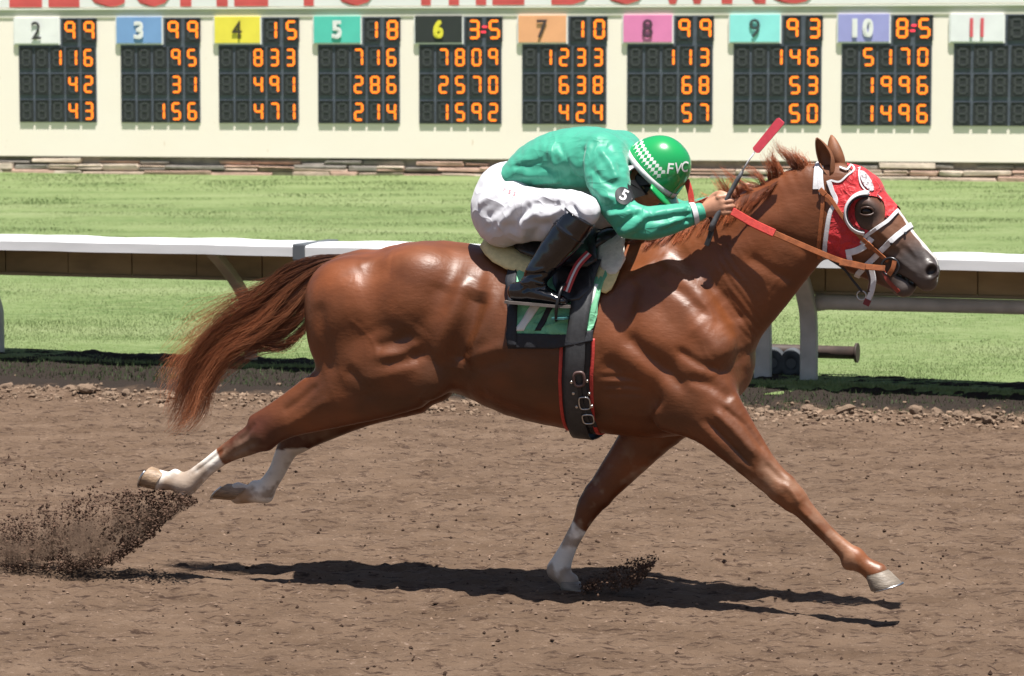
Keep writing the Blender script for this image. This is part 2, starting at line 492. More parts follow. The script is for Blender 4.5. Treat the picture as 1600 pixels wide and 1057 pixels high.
# lawn
def lawn_z(x, y): return .125 + .012 * vnoise(x * .9, y * .9, None, 8) + .02 * vnoise(x * .2, y * .2, None, 9)
la = axis(-9.0, 9.0, .12, 1200.0); lb = np.concatenate([np.arange(.18, 6, .12), np.geomspace(6, 1300, 60)])
LA, LB = np.meshgrid(la, lb, indexing='ij'); LA = LA.ravel(); LB = LB.ravel()
LBj = LB + (LB < .2) * .16 * vnoise(LA * 2.7, LA * 0, None, 12)
lx = R0[0] + LA * RD[0] + LBj * RN[0]; ly = R0[1] + LA * RD[1] + LBj * RN[1]
lz = lawn_z(lx, ly) - .06 * (LB < .2)
lawn_me = mesh_np('lawn', np.stack([lx, ly, lz], 1), idx_grid(len(la), len(lb)))
m_lawn = bpy.data.materials.new('lawn_turf'); m_lawn.use_nodes = True
n_, l_ = nodes_of(m_lawn); pb = n_['Principled BSDF']; pb.inputs['Roughness'].default_value = .9; pb.inputs['Specular IOR Level'].default_value = .15
geo = n_.new('ShaderNodeNewGeometry'); pos = geo.outputs['Position']
g1 = ramp(noise_node(.5, pos, 6, .7, (.4, 1.3, 1)), [(.33, (.080, .132, .040)), (.5, (.150, .206, .078)), (.67, (.226, .268, .130))])
g2 = mixn(maprange(noise_node(9, pos, 5, .7, (.5, 1, 1)), .45, .65), g1, (.212, .258, .118))
g3 = mixn(maprange(noise_node(30, pos, 4, .7, (.5, 1, 1)), .52, .66), g2, (.110, .158, .046))
l_.new(g3, pb.inputs['Base Color'])
bp = n_.new('ShaderNodeBump'); bp.inputs['Distance'].default_value = .04; bp.inputs['Strength'].default_value = .7
l_.new(noise_node(24, pos, 5, .7), bp.inputs['Height']); l_.new(bp.outputs[0], pb.inputs['Normal'])
lawn = link(bpy.data.objects.new('lawn', lawn_me), None, m_lawn); tag(lawn, 'sunlit green infield lawn between rail and tote board', 'lawn', kind='structure')
# blades
def grass(n, a0, a1, b0, b1, h0, h1, w, seed):
    g = np.random.default_rng(seed)
    b = b0 + (b1 - b0) * g.uniform(0, 1, n); a = g.uniform(a0, a1, n) - b * .344
    x = R0[0] + a * RD[0] + b * RN[0]; y = R0[1] + a * RD[1] + b * RN[1]
    z = np.where(b < .2, dirt_z(x, y) - .006, lawn_z(x, y) - .008)
    h = g.uniform(h0, h1, n) * (1 + .5 * vnoise(x * 1.2, y * 1.2, None, 33)); th = g.uniform(0, 6.28, n); le = g.uniform(.1, .8, n) * h
    dx, dy = np.cos(th) * w, np.sin(th) * w
    ph = g.uniform(0, 6.28, n)
    V = np.stack([np.stack([x - dx, y - dy, z], 1), np.stack([x + dx, y + dy, z], 1), np.stack([x + np.cos(ph) * le, y + np.sin(ph) * le, z + h], 1)], 1).reshape(-1, 3)
    t = np.clip(.5 + .5 * fbm(x * .3, y * .9, None, 4, 44) + g.normal(0, .16, n), 0, 1)[:, None]
    C = np.array([.100, .150, .047]) * (1 - t) + np.array([.220, .265, .122]) * t
    C = np.where((b < .2)[:, None], np.array([.040, .062, .022]) * (.7 + .6 * t), C)      # bank tufts, the rail's shadow put into their dark green
    return V, np.repeat(C, 3, 0)
Vs = []; Cs = []
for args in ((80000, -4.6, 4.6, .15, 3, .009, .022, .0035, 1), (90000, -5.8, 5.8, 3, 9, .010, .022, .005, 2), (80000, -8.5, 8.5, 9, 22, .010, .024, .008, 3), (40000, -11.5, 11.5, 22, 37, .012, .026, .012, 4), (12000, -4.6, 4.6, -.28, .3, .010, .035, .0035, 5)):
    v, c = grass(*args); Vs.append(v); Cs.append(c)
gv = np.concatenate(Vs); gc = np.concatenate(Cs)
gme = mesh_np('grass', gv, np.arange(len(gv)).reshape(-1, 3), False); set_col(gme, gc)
m_blade = mat('grass_blade', (.2, .3, .1), rough=.7, spec=.2, attr=True)
tag(link(bpy.data.objects.new('grass', gme), None, m_blade), 'short grass blades covering the infield lawn', 'grass', kind='stuff')

# ---------------------------------------------------------------- tote board wall
WA = R(13); WD = np.array([math.cos(WA), -math.sin(WA), 0]); WN = np.array([math.sin(WA), math.cos(WA), 0]); W0 = np.array([0, 42.6, 0.0])
WMAT = Matrix(((WD[0], WN[0], 0, W0[0]), (WD[1], WN[1], 0, W0[1]), (0, 0, 1, 0), (0, 0, 0, 1)))
def wl(u, v, y=0.0):
    d = ray(u, v); t = (y - (CAM - W0) @ WN) / (d @ WN); q = CAM + t * d - W0
    return q @ WD, q[2]
m_plaster = bpy.data.materials.new('cream_plaster'); m_plaster.use_nodes = True
n_, l_ = nodes_of(m_plaster); pb = n_['Principled BSDF']; pb.inputs['Roughness'].default_value = .85; pb.inputs['Specular IOR Level'].default_value = .2
tc = n_.new('ShaderNodeTexCoord'); pos = tc.outputs['Object']
w1 = ramp(noise_node(.7, pos, 5, .6, (1, 1, 2)), [(.3, (.94, .845, .755)), (.7, (.95, .87, .79))])
st = maprange(noise_node(2.6, pos, 3, .6, (3, 1, .9)), .70, .76)
w2 = mixn(st, w1, (.62, .40, .25))
l_.new(w2, pb.inputs['Base Color'])
m_trim = mat('grey_green_trim', (.62, .60, .52), rough=.7, var=.12, vscale=3, stretch=(.3, 1, 1))
m_panelw = mat('white_sign_panel', (.82, .82, .82), rough=.5, var=.03, vscale=1)
m_signred = mat('sign_red', (.66, .10, .10), rough=.5, var=.1, vscale=2)
m_stone = [mat('flagstone', (.44, .335, .265), rough=.9, var=.22, vscale=4, bump=.02, bscale=9), mat('pale_flagstone', (.52, .43, .35), rough=.9, var=.18, vscale=4, bump=.02, bscale=9),
           mat('rosy_flagstone', (.42, .28, .22), rough=.9, var=.2, vscale=4, bump=.02, bscale=9), mat('grey_flagstone', (.24, .215, .19), rough=.9, var=.25, vscale=4, bump=.02, bscale=9)]
ZB = .10
z_st = wl(800, 249)[1]; z_tr0 = wl(800, 26)[1]; z_tr1 = wl(800, 11)[1]
wall = empty('tote_board_wall', matrix=WMAT); tag(wall, 'long cream plaster wall with a low flagstone base behind the infield lawn', 'wall')
MB().box((0, .30, (z_st + 6.2) / 2), (60, .6, 6.2 - z_st)).build('plaster_face', m_plaster, wall)
MB().box((0, .36, (ZB - .3 + z_st) / 2), (60, .5, z_st - ZB + .3)).build('footing', m_stone[3], wall)
MB().box((0, -.004, z_tr0 + (z_tr1 - z_tr0) * .42), (60, .02, (z_tr1 - z_tr0) * .84), bev=.004).build('cornice', m_trim, wall)
MB().box((0, -.015, z_tr1 - (z_tr1 - z_tr0) * .06), (60, .05, (z_tr1 - z_tr0) * .18), bev=.008).build('cornice_lip', mat('pale_lip', (.66, .68, .60), rough=.6), wall)
# base stones, each its own piece
hb = z_st - ZB
courses = [(ZB - .02, ZB + hb * .26, .12, .5, 1.3), (ZB + hb * .27, ZB + hb * .60, .10, .35, 1.2), (ZB + hb * .61, ZB + hb * .93, .03, .3, 1.0)]
rs = random.Random(5)
for ci, (z0, z1, prot, w0, w1_) in enumerate(courses):
    x = -13.2
    while x < 13.2:
        w = rs.uniform(w0, w1_)
        if ci == 2 and rs.random() < .35: x += w * .4; continue
        zz0, zz1 = z0 + rs.uniform(0, .02), z1 - rs.uniform(0, .03 if ci < 2 else .08)
        dd = prot + rs.uniform(-.02, .04)
        if ci == 1 and rs.random() < .5:
            zm = (zz0 + zz1) / 2
            spans = ((zz0, zm - .008), (zm + .008, zz1))
        else: spans = ((zz0, zz1),)
        for q0, q1 in spans:
            bm = bmesh.new(); bmesh.ops.create_cube(bm, size=1)
            for v in bm.verts:
                v.co = Vector((x + w / 2 + v.co.x * (w - .015) + rs.uniform(-.03, .03), .11 - dd / 2 + v.co.y * (dd + .12) + rs.uniform(-.015, .015), (q0 + q1) / 2 + v.co.z * (q1 - q0) + rs.uniform(-.012, .012)))
            bmesh.ops.bevel(bm, geom=bm.edges[:], offset=.012, segments=1, affect='EDGES')
            me = bpy.data.meshes.new('stone'); bm.to_mesh(me); bm.free()
            link(bpy.data.objects.new('stone', me), wall, rs.choice(m_stone if ci < 2 else m_stone[1:] + [m_stone[3]]))
        x += w
# banner with red lettering
banner = empty('welcome_banner', matrix=WMAT); tag(banner, 'white banner board with big red letters along the top of the wall', 'sign')
MB().box((0, -.002, z_tr1 + .64), (60, .04, 1.22)).build('board', m_panelw, banner)
def text_mesh(body, size, bold=0.0, shear=0.0):
    cu = bpy.data.curves.new('lettering', 'FONT'); cu.body = body; cu.size = size; cu.offset = bold; cu.shear = shear
    cu.align_x = 'CENTER'; cu.align_y = 'CENTER'; cu.resolution_u = 3
    o = bpy.data.objects.new('lettering', cu); scene.collection.objects.link(o)
    dg = bpy.context.evaluated_depsgraph_get(); me = bpy.data.meshes.new_from_object(o.evaluated_get(dg))
    bpy.data.objects.remove(o); bpy.data.curves.remove(cu)
    bm = bmesh.new(); bm.from_mesh(me); bpy.data.meshes.remove(me)
    bmesh.ops.triangulate(bm, faces=bm.faces)
    return bm
def flat_glyph(name, ch, x0, x1, z0, z1, y, mt, parent, bold=0.0):
    """one printed character stretched into the rectangle x0..x1, z0..z1 on the wall plane; bold strikes it several times side by side"""
    key = ('glyph', ch)
    if key not in cache:
        bm = text_mesh(ch, 1.0); bm.verts.index_update()
        q = np.array([v.co[:2] for v in bm.verts]); q = (q - q.min(0)) / (q.max(0) - q.min(0))
        cache[key] = (q, [tuple(v.index for v in f.verts) for f in bm.faces]); bm.free()
    q, fs = cache[key]; mb = MB()
    offs = (0,) if bold == 0 else (-bold, -bold * .5, 0, bold * .5, bold)
    for i, dx in enumerate(offs):
        for j, dz in enumerate((0,) if bold == 0 else (-bold * .6, bold * .6)):
            yy = y - .012 - .0012 * (i * 2 + j)
            V = [(x0 + bold + dx + a * (x1 - x0 - 2 * bold), yy, z0 + bold * .6 + dz + b * (z1 - z0 - 1.2 * bold)) for a, b in q]
            mb.add(V, fs)
    return mb.build(name, mt, parent)
cache = {}
wid = {'W': 1.35, 'E': .85, 'L': .8, 'C': 1.0, 'O': 1.08, 'M': 1.2, 'T': .9, 'H': 1.0, 'D': 1.0, 'N': 1.0, 'S': .92}
zt = wl(300, 10.5)[1]
for word, ua, ub in (('WELCOME', -75, 420), ('TO', 455, 590), ('THE', 640, 820), ('DOWNS', 862, 1272)):
    xa, xb = wl(ua, 10)[0], wl(ub, 10)[0]; tot = sum(wid[c] for c in word) + .16 * (len(word) - 1); k = (xb - xa) / tot; x = xa
    for c in word:
        flat_glyph('letter', c, x, x + wid[c] * k, zt, zt + .92, -.016, m_signred, banner, .045); x += (wid[c] + .16) * k

# odds displays
m_house = mat('display_housing', (.085, .10, .13), rough=.6, var=.2, vscale=6)
m_cell = mat('display_cell', (.028, .031, .034), rough=.45, var=.2, vscale=8)
m_unlit = mat('unlit_segment', (.050, .055, .058), rough=.5)
m_lit = mat('lit_segment', (.9, .25, .02), rough=.5, emis=(1.0, .15, .008), estr=.78)
m_litred = mat('lit_dash', (.8, .05, .08), rough=.5, emis=(1.0, .03, .06), estr=.62)
SEG = {'0': 'abcdef', '1': 'bc', '2': 'abged', '3': 'abgcd', '4': 'fgbc', '5': 'afgcd', '6': 'afgedc', '7': 'abc', '8': 'abcdefg', '9': 'abcfg', ' ': ''}
def seg_mesh(on, w, h, y):
    """seven-segment shapes in a cell centred on 0"""
    t = w * .215; g = w * .03; mb = MB(); d = .007
    hx, hz = w / 2, h / 2
    def bar(x0, z0, x1, z1, horiz):
        if horiz: pts = [(x0 + g, z0), (x0 + t * .42, z0 + t / 2), (x1 - t * .42, z0 + t / 2), (x1 - g, z0), (x1 - t * .42, z0 - t / 2), (x0 + t * .42, z0 - t / 2)]
        else: pts = [(x0, z0 - g), (x0 + t / 2, z0 - t * .42), (x0 + t / 2, z1 + t * .42), (x0, z1 + g), (x0 - t / 2, z1 + t * .42), (x0 - t / 2, z0 - t * .42)]
        V = [(p[0], y, p[1]) for p in pts] + [(p[0], y - d, p[1]) for p in pts]
        F = [tuple(range(6, 12)), tuple(range(5, -1, -1))] + [(i, (i + 1) % 6, 6 + (i + 1) % 6, 6 + i) for i in range(6)]
        mb.add(V, F)
    L, Rr, T, B = -hx + t / 2, hx - t / 2, hz - t / 2, -hz + t / 2
    for s in on:
        if s == 'a': bar(L, T, Rr, T, True)
        if s == 'd': bar(L, B, Rr, B, True)
        if s == 'g': bar(L, 0, Rr, 0, True)
        if s == 'f': bar(L, T, L, 0, False)
        if s == 'e': bar(L, 0, L, B, False)
        if s == 'b': bar(Rr, T, Rr, 0, False)
        if s == 'c': bar(Rr, 0, Rr, B, False)
    return mb
def glyph(ch, w, h, unlit):
    k = (ch, unlit, round(w, 3), round(h, 3))
    if k not in cache:
        on = SEG[ch]; on = [s for s in 'abcdefg' if (s in on) != unlit]
        me = seg_mesh(on, w, h, 0).mesh('segments'); me.materials.append(m_unlit if unlit else m_lit); cache[k] = me if on else None
    return cache[k]
boards = [
 ('2', 30, 151, '99', ('  116', '   42', '   43'), (.86, .86, .86), (.05, .05, .05), 'white'),
 ('3', 189, 313, '99', ('   95', '   31', '  156'), (.20, .36, .66), (.85, .85, .85), 'blue'),
 ('4', 342, 467, '15', ('  833', '  491', '  471'), (.86, .74, .08), (.06, .05, .03), 'yellow'),
 ('5', 497, 625, '18', ('  716', '  286', '  214'), (.10, .58, .48), (.85, .85, .85), 'teal'),
 ('6', 655, 784, '35', (' 7809', ' 2570', ' 1592'), (.03, .035, .035), (.85, .76, .06), 'black'),
 ('7', 816, 948, '10', (' 1233', '  638', '  424'), (.86, .42, .22), (.07, .05, .05), 'orange'),
 ('8', 980, 1114, '99', ('  113', '   68', '   57'), (.80, .24, .50), (.09, .04, .07), 'pink'),
 ('9', 1146, 1284, '93', ('  146', '   53', '   50'), (.30, .80, .80), (.05, .08, .08), 'turquoise'),
 ('10', 1315, 1456, '85', (' 5170', ' 1996', ' 1496'), (.36, .36, .72), (.85, .85, .86), 'lavender'),
 ('11', 1490, 1637, '  ', ('     ', '     ', '     '), (.84, .85, .88), (.74, .12, .15), 'pale grey'),
]
zc = lambda v: wl(720, v)[1]
rowv = [(26, 67), (73, 107), (115.5, 150), (158, 193)]
for num, u0, u1, top, rows_, pc_, nc_, cname in boards:
    x0, x1 = wl(u0, 110)[0], wl(u1, 110)[0]; xm = (x0 + x1) / 2; w = x1 - x0
    root = empty('odds_display'); root.matrix_world = WMAT @ Matrix.Translation((xm, 0, ZB))
    tag(root, f'dark odds board numbered {num} on a {cname} plate, ' + ('digits unlit' if num == '11' else f'{top[0]} and {top[1]} lit at its top'), 'scoreboard', 'odds displays on the tote board wall')
    def lz_(v): return zc(v) - ZB
    za, zb = lz_(26), lz_(194)
    MB().box((0, .015, (za + zb) / 2), (w, .06, za - zb), bev=.004).build('housing', m_house, root)
    pw = w / 5
    # rows
    cells = []
    for r in range(1, 4):
        va, vb = rowv[r]
        for c in range(5): cells.append((-w / 2 + pw * (c + .5), (lz_(va) + lz_(vb)) / 2, pw * .86, lz_(va) - lz_(vb), rows_[r - 1][c]))
    tv0, tv1 = rowv[0]
    for c in range(2):
        cells.append((w * (.17 + .245 * c) , (lz_(tv0) + lz_(tv1)) / 2, pw * .98, (lz_(tv0) - lz_(tv1)) * .92, top[c]))
    for cx, cz, cw, chh, chr_ in cells:
        key = ('cell', round(cw, 2), round(chh, 2))
        if key not in cache:
            m_ = MB(); t_ = .012
            m_.box((0, -.004, 0), (cw, .008, chh)); 
            for sx in (-1, 1): m_.box((sx * (cw / 2 - t_ / 2), -.012, 0), (t_, .014, chh))
            for sz in (-1, 1): m_.box((0, -.012, sz * (chh / 2 - t_ / 2)), (cw - 2 * t_ - .002, .012, t_))
            cache[key] = m_.mesh('digit_cell'); cache[key].materials.append(m_cell)
        cell = link(bpy.data.objects.new('digit_cell', cache[key]), root); cell.location = (cx, -.016, cz)
        for un in (True, False):
            me = glyph(chr_, round(cw * .66, 2), round(chh * .80, 2), un)
            if me:
                s = link(bpy.data.objects.new('unlit_segments' if un else 'lit_segments', me), cell); s.location = (0, -.009, 0); s['kind'] = 'stuff'
    if num in ('6', '10'):
        for du, dz in ((.012, .045), (-.012, -.045)):
            MB().box((w * (.2925) + du, -.030, (lz_(tv0) + lz_(tv1)) / 2 + dz), (.085, .014, .035), bev=.004).build('lit_dash', m_litred, root)
    # number plate
    px0, px1 = -w / 2 - .06, w / 2 - pw * 2.36
    m_plate = mat('plate_' + cname.replace(' ', '_'), pc_, rough=.5, var=.06, vscale=3)
    pl = MB().box(((px0 + px1) / 2, -.03, (lz_(25) + lz_(67)) / 2), (px1 - px0, .05, lz_(25) - lz_(67)), bev=.004).build('number_plate', m_plate, root)
    m_num = mat('numeral_' + cname.replace(' ', '_'), nc_, rough=.5)
    MB().box(((px0 + px1) / 2, -.025, (lz_(25) + lz_(69)) / 2 - .012), (px1 - px0 + .05, .03, lz_(25) - lz_(69) - .02)).build('plate_frame', m_panelw, root)
    hgt = (lz_(25) - lz_(67)); zc_ = (lz_(25) + lz_(67)) / 2; xc = (px0 + px1) / 2
    bold = .022 if num in ('3', '5', '6', '10') else .004
    nw = .17 if len(num) == 1 else .155
    for i, ch in enumerate(num):
        xo = 0 if len(num) == 1 else ((-.15, .075)[i] if num == '10' else (-.09 + .18 * i))
        sx = hgt * .34 * ((.19 if num == '11' else .30) if ch == '1' else .62)
        flat_glyph('numeral', ch, xc + xo - sx * .95, xc + xo + sx * .95, zc_ - hgt * .34, zc_ + hgt * .34, -.0575, m_num, pl, bold)

# ---------------------------------------------------------------- inside rail
m_railw = mat('white_rail_plastic', (.64, .65, .655), rough=.45, var=.13, vscale=9, stretch=(.2, 1, 1))
m_skirt = mat('brown_rail_board', (.26, .20, .11), rough=.75, var=.3, vscale=7, stretch=(.35, 1, 1))
m_skirt2 = mat('brown_rail_lip', (.27, .22, .14), rough=.7, var=.25, vscale=7, stretch=(.3, 1, 1))
m_post = mat('grey_post_paint', (.42, .41, .38), rough=.6, var=.15, vscale=9)
m_post_tan = mat('tan_post_paint', (.33, .28, .20), rough=.6, var=.15, vscale=9)
m_joint = mat('grey_joint', (.09, .10, .11), rough=.5)
rail = empty('inside_rail', matrix=RMAT); tag(rail, 'white topped racetrack rail with brown skirt boards running behind the horse', 'rail')
xj = rail_uv(467, 390)[0]
joints = [xj - 11.5, xj - 7.6, xj - 3.75, xj, xj + 3.75, xj + 7.5, xj + 11.5]
for a, b in zip(joints[:-1], joints[1:]):
    prof = [(0, .838), (0, .898), (.02, .908), (.10, .917), (.25, .922), (.44, .916), (.56, .90), (.56, .865), (.54, .865), (.53, .89), (.25, .90), (.045, .89), (.03, .838)]
    V = []; F = []; n = len(prof); ns = 24
    for i in range(ns + 1):
        x = a + .03 + (b - a - .06) * i / ns
        wob = .004 * math.sin(x * 5.1) + .003 * math.sin(x * 11.7 + 1)
        for j, (y, z) in enumerate(prof): V.append((x, y, z + (wob if 3 <= j <= 6 else wob * .3)))
    for i in range(ns):
        for k in range(n): F.append((i * n + k, (i + 1) * n + k, (i + 1) * n + (k + 1) % n, i * n + (k + 1) % n))
    F += [tuple(range(n)), tuple(ns * n + k for k in range(n - 1, -1, -1))]
    link(bpy.data.objects.new('rail_cover', mesh_py('rail_cover', V, F)), rail, m_railw)
    # skirt boards, one per board
    nb = 8; bw = (b - a) / nb
    for i in range(nb):
        MB().box((a + bw * (i + .5), .498 + .003 * (i % 2), .7475), (bw - .006, .018, .175), bev=.003).build('skirt_board', m_skirt, rail)
    MB().box(((a + b) / 2, .49, .650), (b - a - .01, .03, .020), bev=.004).build('skirt_lip', m_skirt2, rail)
    MB().box(((a + b) / 2, .525, .747), (b - a, .02, .175)).build('skirt_backing', m_skirt, rail)
for x in joints[1:-1]:
    MB().box((x, .279, .864), (.085, .572, .108), bev=.01).build('rail_joint', m_joint, rail)
    MB().box((x, .496, .747), (.09, .03, .172), bev=.004).build('skirt_joint', m_skirt, rail)
def post(x, mt, w=.10, lean=0.0):
    pts = [(.45, -.02), (.45, .25), (.445, .42), (.41, .55), (.32, .66), (.19, .77), (.07, .85)]
    pts = catmull([(0, *p) for p in pts], 5); V = []; F = []
    for i, p in enumerate(pts):
        t = pts[min(i + 1, len(pts) - 1)] - pts[max(i - 1, 0)]; t /= np.linalg.norm(t); s = np.array([0, t[2], -t[1]])
        for sx, sn in ((-1, -1), (1, -1), (1, 1), (-1, 1)): V.append((x + sx * w / 2 - lean * max(0, p[2] - .4), p[1] + s[1] * sn * .03, p[2] + s[2] * sn * .03))
    for i in range(len(pts) - 1):
        for k in range(4): F.append((i * 4 + k, i * 4 + (k + 1) % 4, i * 4 + 4 + (k + 1) % 4, i * 4 + 4 + k))
    F += [(3, 2, 1, 0), tuple(len(V) - 4 + k for k in range(4))]
    o = link(bpy.data.objects.new('post', mesh_py('post', V, F)), rail, mt)
    md = o.modifiers.new('bevel', 'BEVEL'); md.width = .012; md.segments = 2
    MB().box((x, .45, .09), (w + .06, .14, .03), bev=.006).build('base_plate', m_post, o)
xp = rail_uv(1264, 560, .45)[0]
for x in (xp, rail_uv(1192, 560, .45)[0]): post(x, m_post, .105)
for u, mt_ in ((-3, m_post), (392, m_post_tan), (790, m_post)): post(rail_uv(u, 540, .45)[0], mt_, .075, .22)
post(xp + 1.9, m_post, .1)
zl = rail_uv(1300, 473, .46)[1]
MB().tube([(xp + .04, .46, zl), (xp + .12, .46, zl), (xp + 1.0, .46, zl), (xp + 3.5, .46, zl)], [.058, .046, .044, .044], 14).build('lower_pipe', m_post, rail)
# pipe roller on two small wheels behind the posts
yr = .80
xa, zr = rail_uv(1150, 546, yr); xb, _ = rail_uv(1337, 546, yr)
roller = empty('pipe_roller', matrix=RMAT); tag(roller, 'dark brown pipe on two small wheels lying behind the rail posts', 'roller')
m_pipe = mat('rusty_pipe', (.045, .028, .022), rough=.65, var=.4, vscale=14)
m_tyre = mat('dusty_tyre', (.06, .068, .078), rough=.8, var=.3, vscale=14)
MB().tube([(xa - .6, yr, zr), (xb, yr, zr)], .040, 16).build('pipe', m_pipe, roller)
MB().tube([(xb, yr, zr), (xb + .015, yr, zr)], .062, 20).build('end_flange', m_pipe, roller)
for u in (1209, 1238):
    xw, zw = rail_uv(u, 578, yr - .06)
    wv = MB(); rr = .095
    ring = [(xw + .034 * math.sin(a) * 0, 0, 0) for a in (0,)]
    prof = [(-.03, .03), (-.04, .06), (-.038, .085), (-.022, .095), (.022, .095), (.038, .085), (.04, .06), (.03, .03)]
    V = []; F = []; n = 24
    for k in range(n):
        a = 2 * math.pi * k / n
        for (ax_, r_) in prof: V.append((xw + r_ * .8 * math.cos(a), yr - .06 + ax_, .19 + r_ * math.sin(a)))
    m_ = len(prof)
    for k in range(n):
        for j in range(m_): F.append((k * m_ + j, ((k + 1) % n) * m_ + j, ((k + 1) % n) * m_ + (j + 1) % m_, k * m_ + (j + 1) % m_))
    wv.add(V, F, True); wo = wv.build('wheel', m_tyre, roller)
    MB().tube([(xw, yr - .10, .19), (xw, yr - .02, .19)], .032, 12).build('hub', m_steel0 if False else m_joint, wo)
    MB().tube([(xw, yr - .075, .19), (xw, yr - .045, .19)], .07, 20).build('wheel_disc', m_tyre, wo)

# ---------------------------------------------------------------- clods
ICO = bmesh.new(); bmesh.ops.create_icosphere(ICO, subdivisions=1, radius=1.0); ICO.verts.ensure_lookup_table()
IV = np.array([v.co[:] for v in ICO.verts]); IFc = np.array([[v.index for v in f.verts] for f in ICO.faces]); ICO.free()
OV = np.array([(1, 0, 0), (-1, 0, 0), (0, 1, 0), (0, -1, 0), (0, 0, 1), (0, 0, -1)], float)
OF = np.array([(0, 2, 4), (2, 1, 4), (1, 3, 4), (3, 0, 4), (2, 0, 5), (1, 2, 5), (3, 1, 5), (0, 3, 5)])
def lumps(name, C, S, cols, seed, mt, hi=False, flat=.75):
    g = np.random.default_rng(seed); n = len(C); BV, BFc = (IV, IFc) if hi else (OV, OF)
    m = len(BV)
    sc = S[:, None, None] * g.uniform(.55, 1.35, (n, m, 1)) * np.stack([g.uniform(.7, 1.5, n), g.uniform(.7, 1.2, n), g.uniform(.5, 1, n) * flat / .75], 1)[:, None, :]
    a = g.uniform(0, 6.28, n); B = np.repeat(BV[None], n, 0) * sc
    ca, sa = np.cos(a)[:, None], np.sin(a)[:, None]
    V = np.stack([B[..., 0] * ca - B[..., 1] * sa, B[..., 0] * sa + B[..., 1] * ca, B[..., 2]], -1) + C[:, None, :]
    F = (BFc[None] + (np.arange(n) * m)[:, None, None]).reshape(-1, 3)
    me = mesh_np(name, V.reshape(-1, 3), F, False); set_col(me, np.repeat(cols, m, 0))
    return link(bpy.data.objects.new(name, me), None, mt)
m_clod = mat('clod_dirt', (.2, .13, .1), rough=.95, spec=.1, attr=True, var=.2, vscale=60)
g = np.random.default_rng(21)
n = 14000
cx = g.uniform(-4.6, 4.6, n); cy = g.uniform(-2.4, 7.6, n); keep = edge_d(cx, cy) + edge_shift(cx, cy) < -.1; cx, cy = cx[keep], cy[keep]
S_ = .0028 + .007 * g.uniform(0, 1, len(cx)) ** 3
dk = g.uniform(0, 1, len(cx))[:, None]
col = np.where(dk < .5, np.array([.045, .028, .020]), np.array([.185, .128, .093])) * g.uniform(.8, 1.2, (len(cx), 1))
tag(lumps('loose_clods', np.stack([cx, cy, dirt_z(cx, cy) + S_ * .3], 1), S_, col, 22, m_clod), 'small loose clods scattered over the dirt track', 'clods', kind='stuff')
# rubble along the edge: fine mass plus single lumps
n = 3400; a = g.uniform(-4.4, 4.4, n); e = -.28 + g.normal(0, .17, n) - .1 * (g.uniform(0, 1, n) < .3) - (.34 - .075 * a)
cx = R0[0] + a * RD[0] + e * RN[0]; cy = R0[1] + a * RD[1] + e * RN[1]; S_ = .006 + .015 * g.uniform(0, 1, n) ** 2.5
col = np.array([.215, .152, .108]) * g.uniform(.65, 1.2, (n, 1))
tag(lumps('edge_rubble', np.stack([cx, cy, dirt_z(cx, cy) + S_ * .4], 1), S_, col, 23, m_clod, True), 'crumbled dirt piled along the track edge', 'rubble', kind='stuff')
m_lump = mat('dried_dirt_lump', (.225, .16, .115), rough=.95, spec=.1, var=.25, vscale=30, bump=.004, bscale=50)
shapes = []
for k in range(6):
    bm = bmesh.new(); bmesh.ops.create_icosphere(bm, subdivisions=2, radius=1.0)
    for v in bm.verts:
        q = np.array(v.co[:]); f = 1 + .32 * float(vnoise(np.array([q[0] * 1.4 + k * 9]), np.array([q[1] * 1.4]), np.array([q[2] * 1.4]), 60 + k)[0]) + .12 * float(vnoise(np.array([q[0] * 4]), np.array([q[1] * 4]), np.array([q[2] * 4]), 80 + k)[0])
        v.co = Vector((q[0] * f * 1.25, q[1] * f, q[2] * f * .72))
    me = bpy.data.meshes.new('dirt_lump'); bm.to_mesh(me); bm.free(); me.materials.append(m_lump); shapes.append(me)
for k in range(72):
    aa = random.uniform(-4.0, 4.0); ee = -.24 + random.gauss(0, .10)
    if abs(aa) < 1.6 and k % 3: aa = random.choice((-1, 1)) * random.uniform(1.6, 4.0)
    ee -= .34 - .075 * aa
    x_ = R0[0] + aa * RD[0] + ee * RN[0]; y_ = R0[1] + aa * RD[1] + ee * RN[1]; s_ = .016 + .034 * random.random() ** 2.2
    o = link(bpy.data.objects.new('dirt_lump', shapes[k % 6])); o.location = (x_, y_, float(dirt_z(np.array([x_]), np.array([y_]))[0]) + s_ * .35)
    o.rotation_euler = (random.uniform(-.4, .4), random.uniform(-.4, .4), random.uniform(0, 6.28)); o.scale = (s_, s_, s_)
    tag(o, 'pale lump of dried dirt lying along the track edge below the rail', 'dirt lump', 'dirt lumps along the track edge')
# ================================================================ the horse
HF = Field((-1.62, -.40, 0.0), (1.80, .40, 1.86), .0065)
def S(u, top, bot, l, b): return (u, (top + bot) / 2, l, (bot - top) / 2, b)
# barrel
HF.chain([S(575, 402, 590, .0, .20), S(630, 383, 602, 0, .245), S(690, 377, 608, 0, .25), S(755, 388, 622, 0, .25),
          S(825, 402, 652, 0, .275), S(895, 406, 668, 0, .275), S(960, 402, 676, 0, .25), S(1030, 400, 680, 0, .205), S(1075, 410, 672, 0, .17)], k=.05)
# withers
HF.chain([(880, 430, 0, 24, .06), (960, 412, 0, 24, .055), (1030, 392, 0, 26, .05)], k=.09)
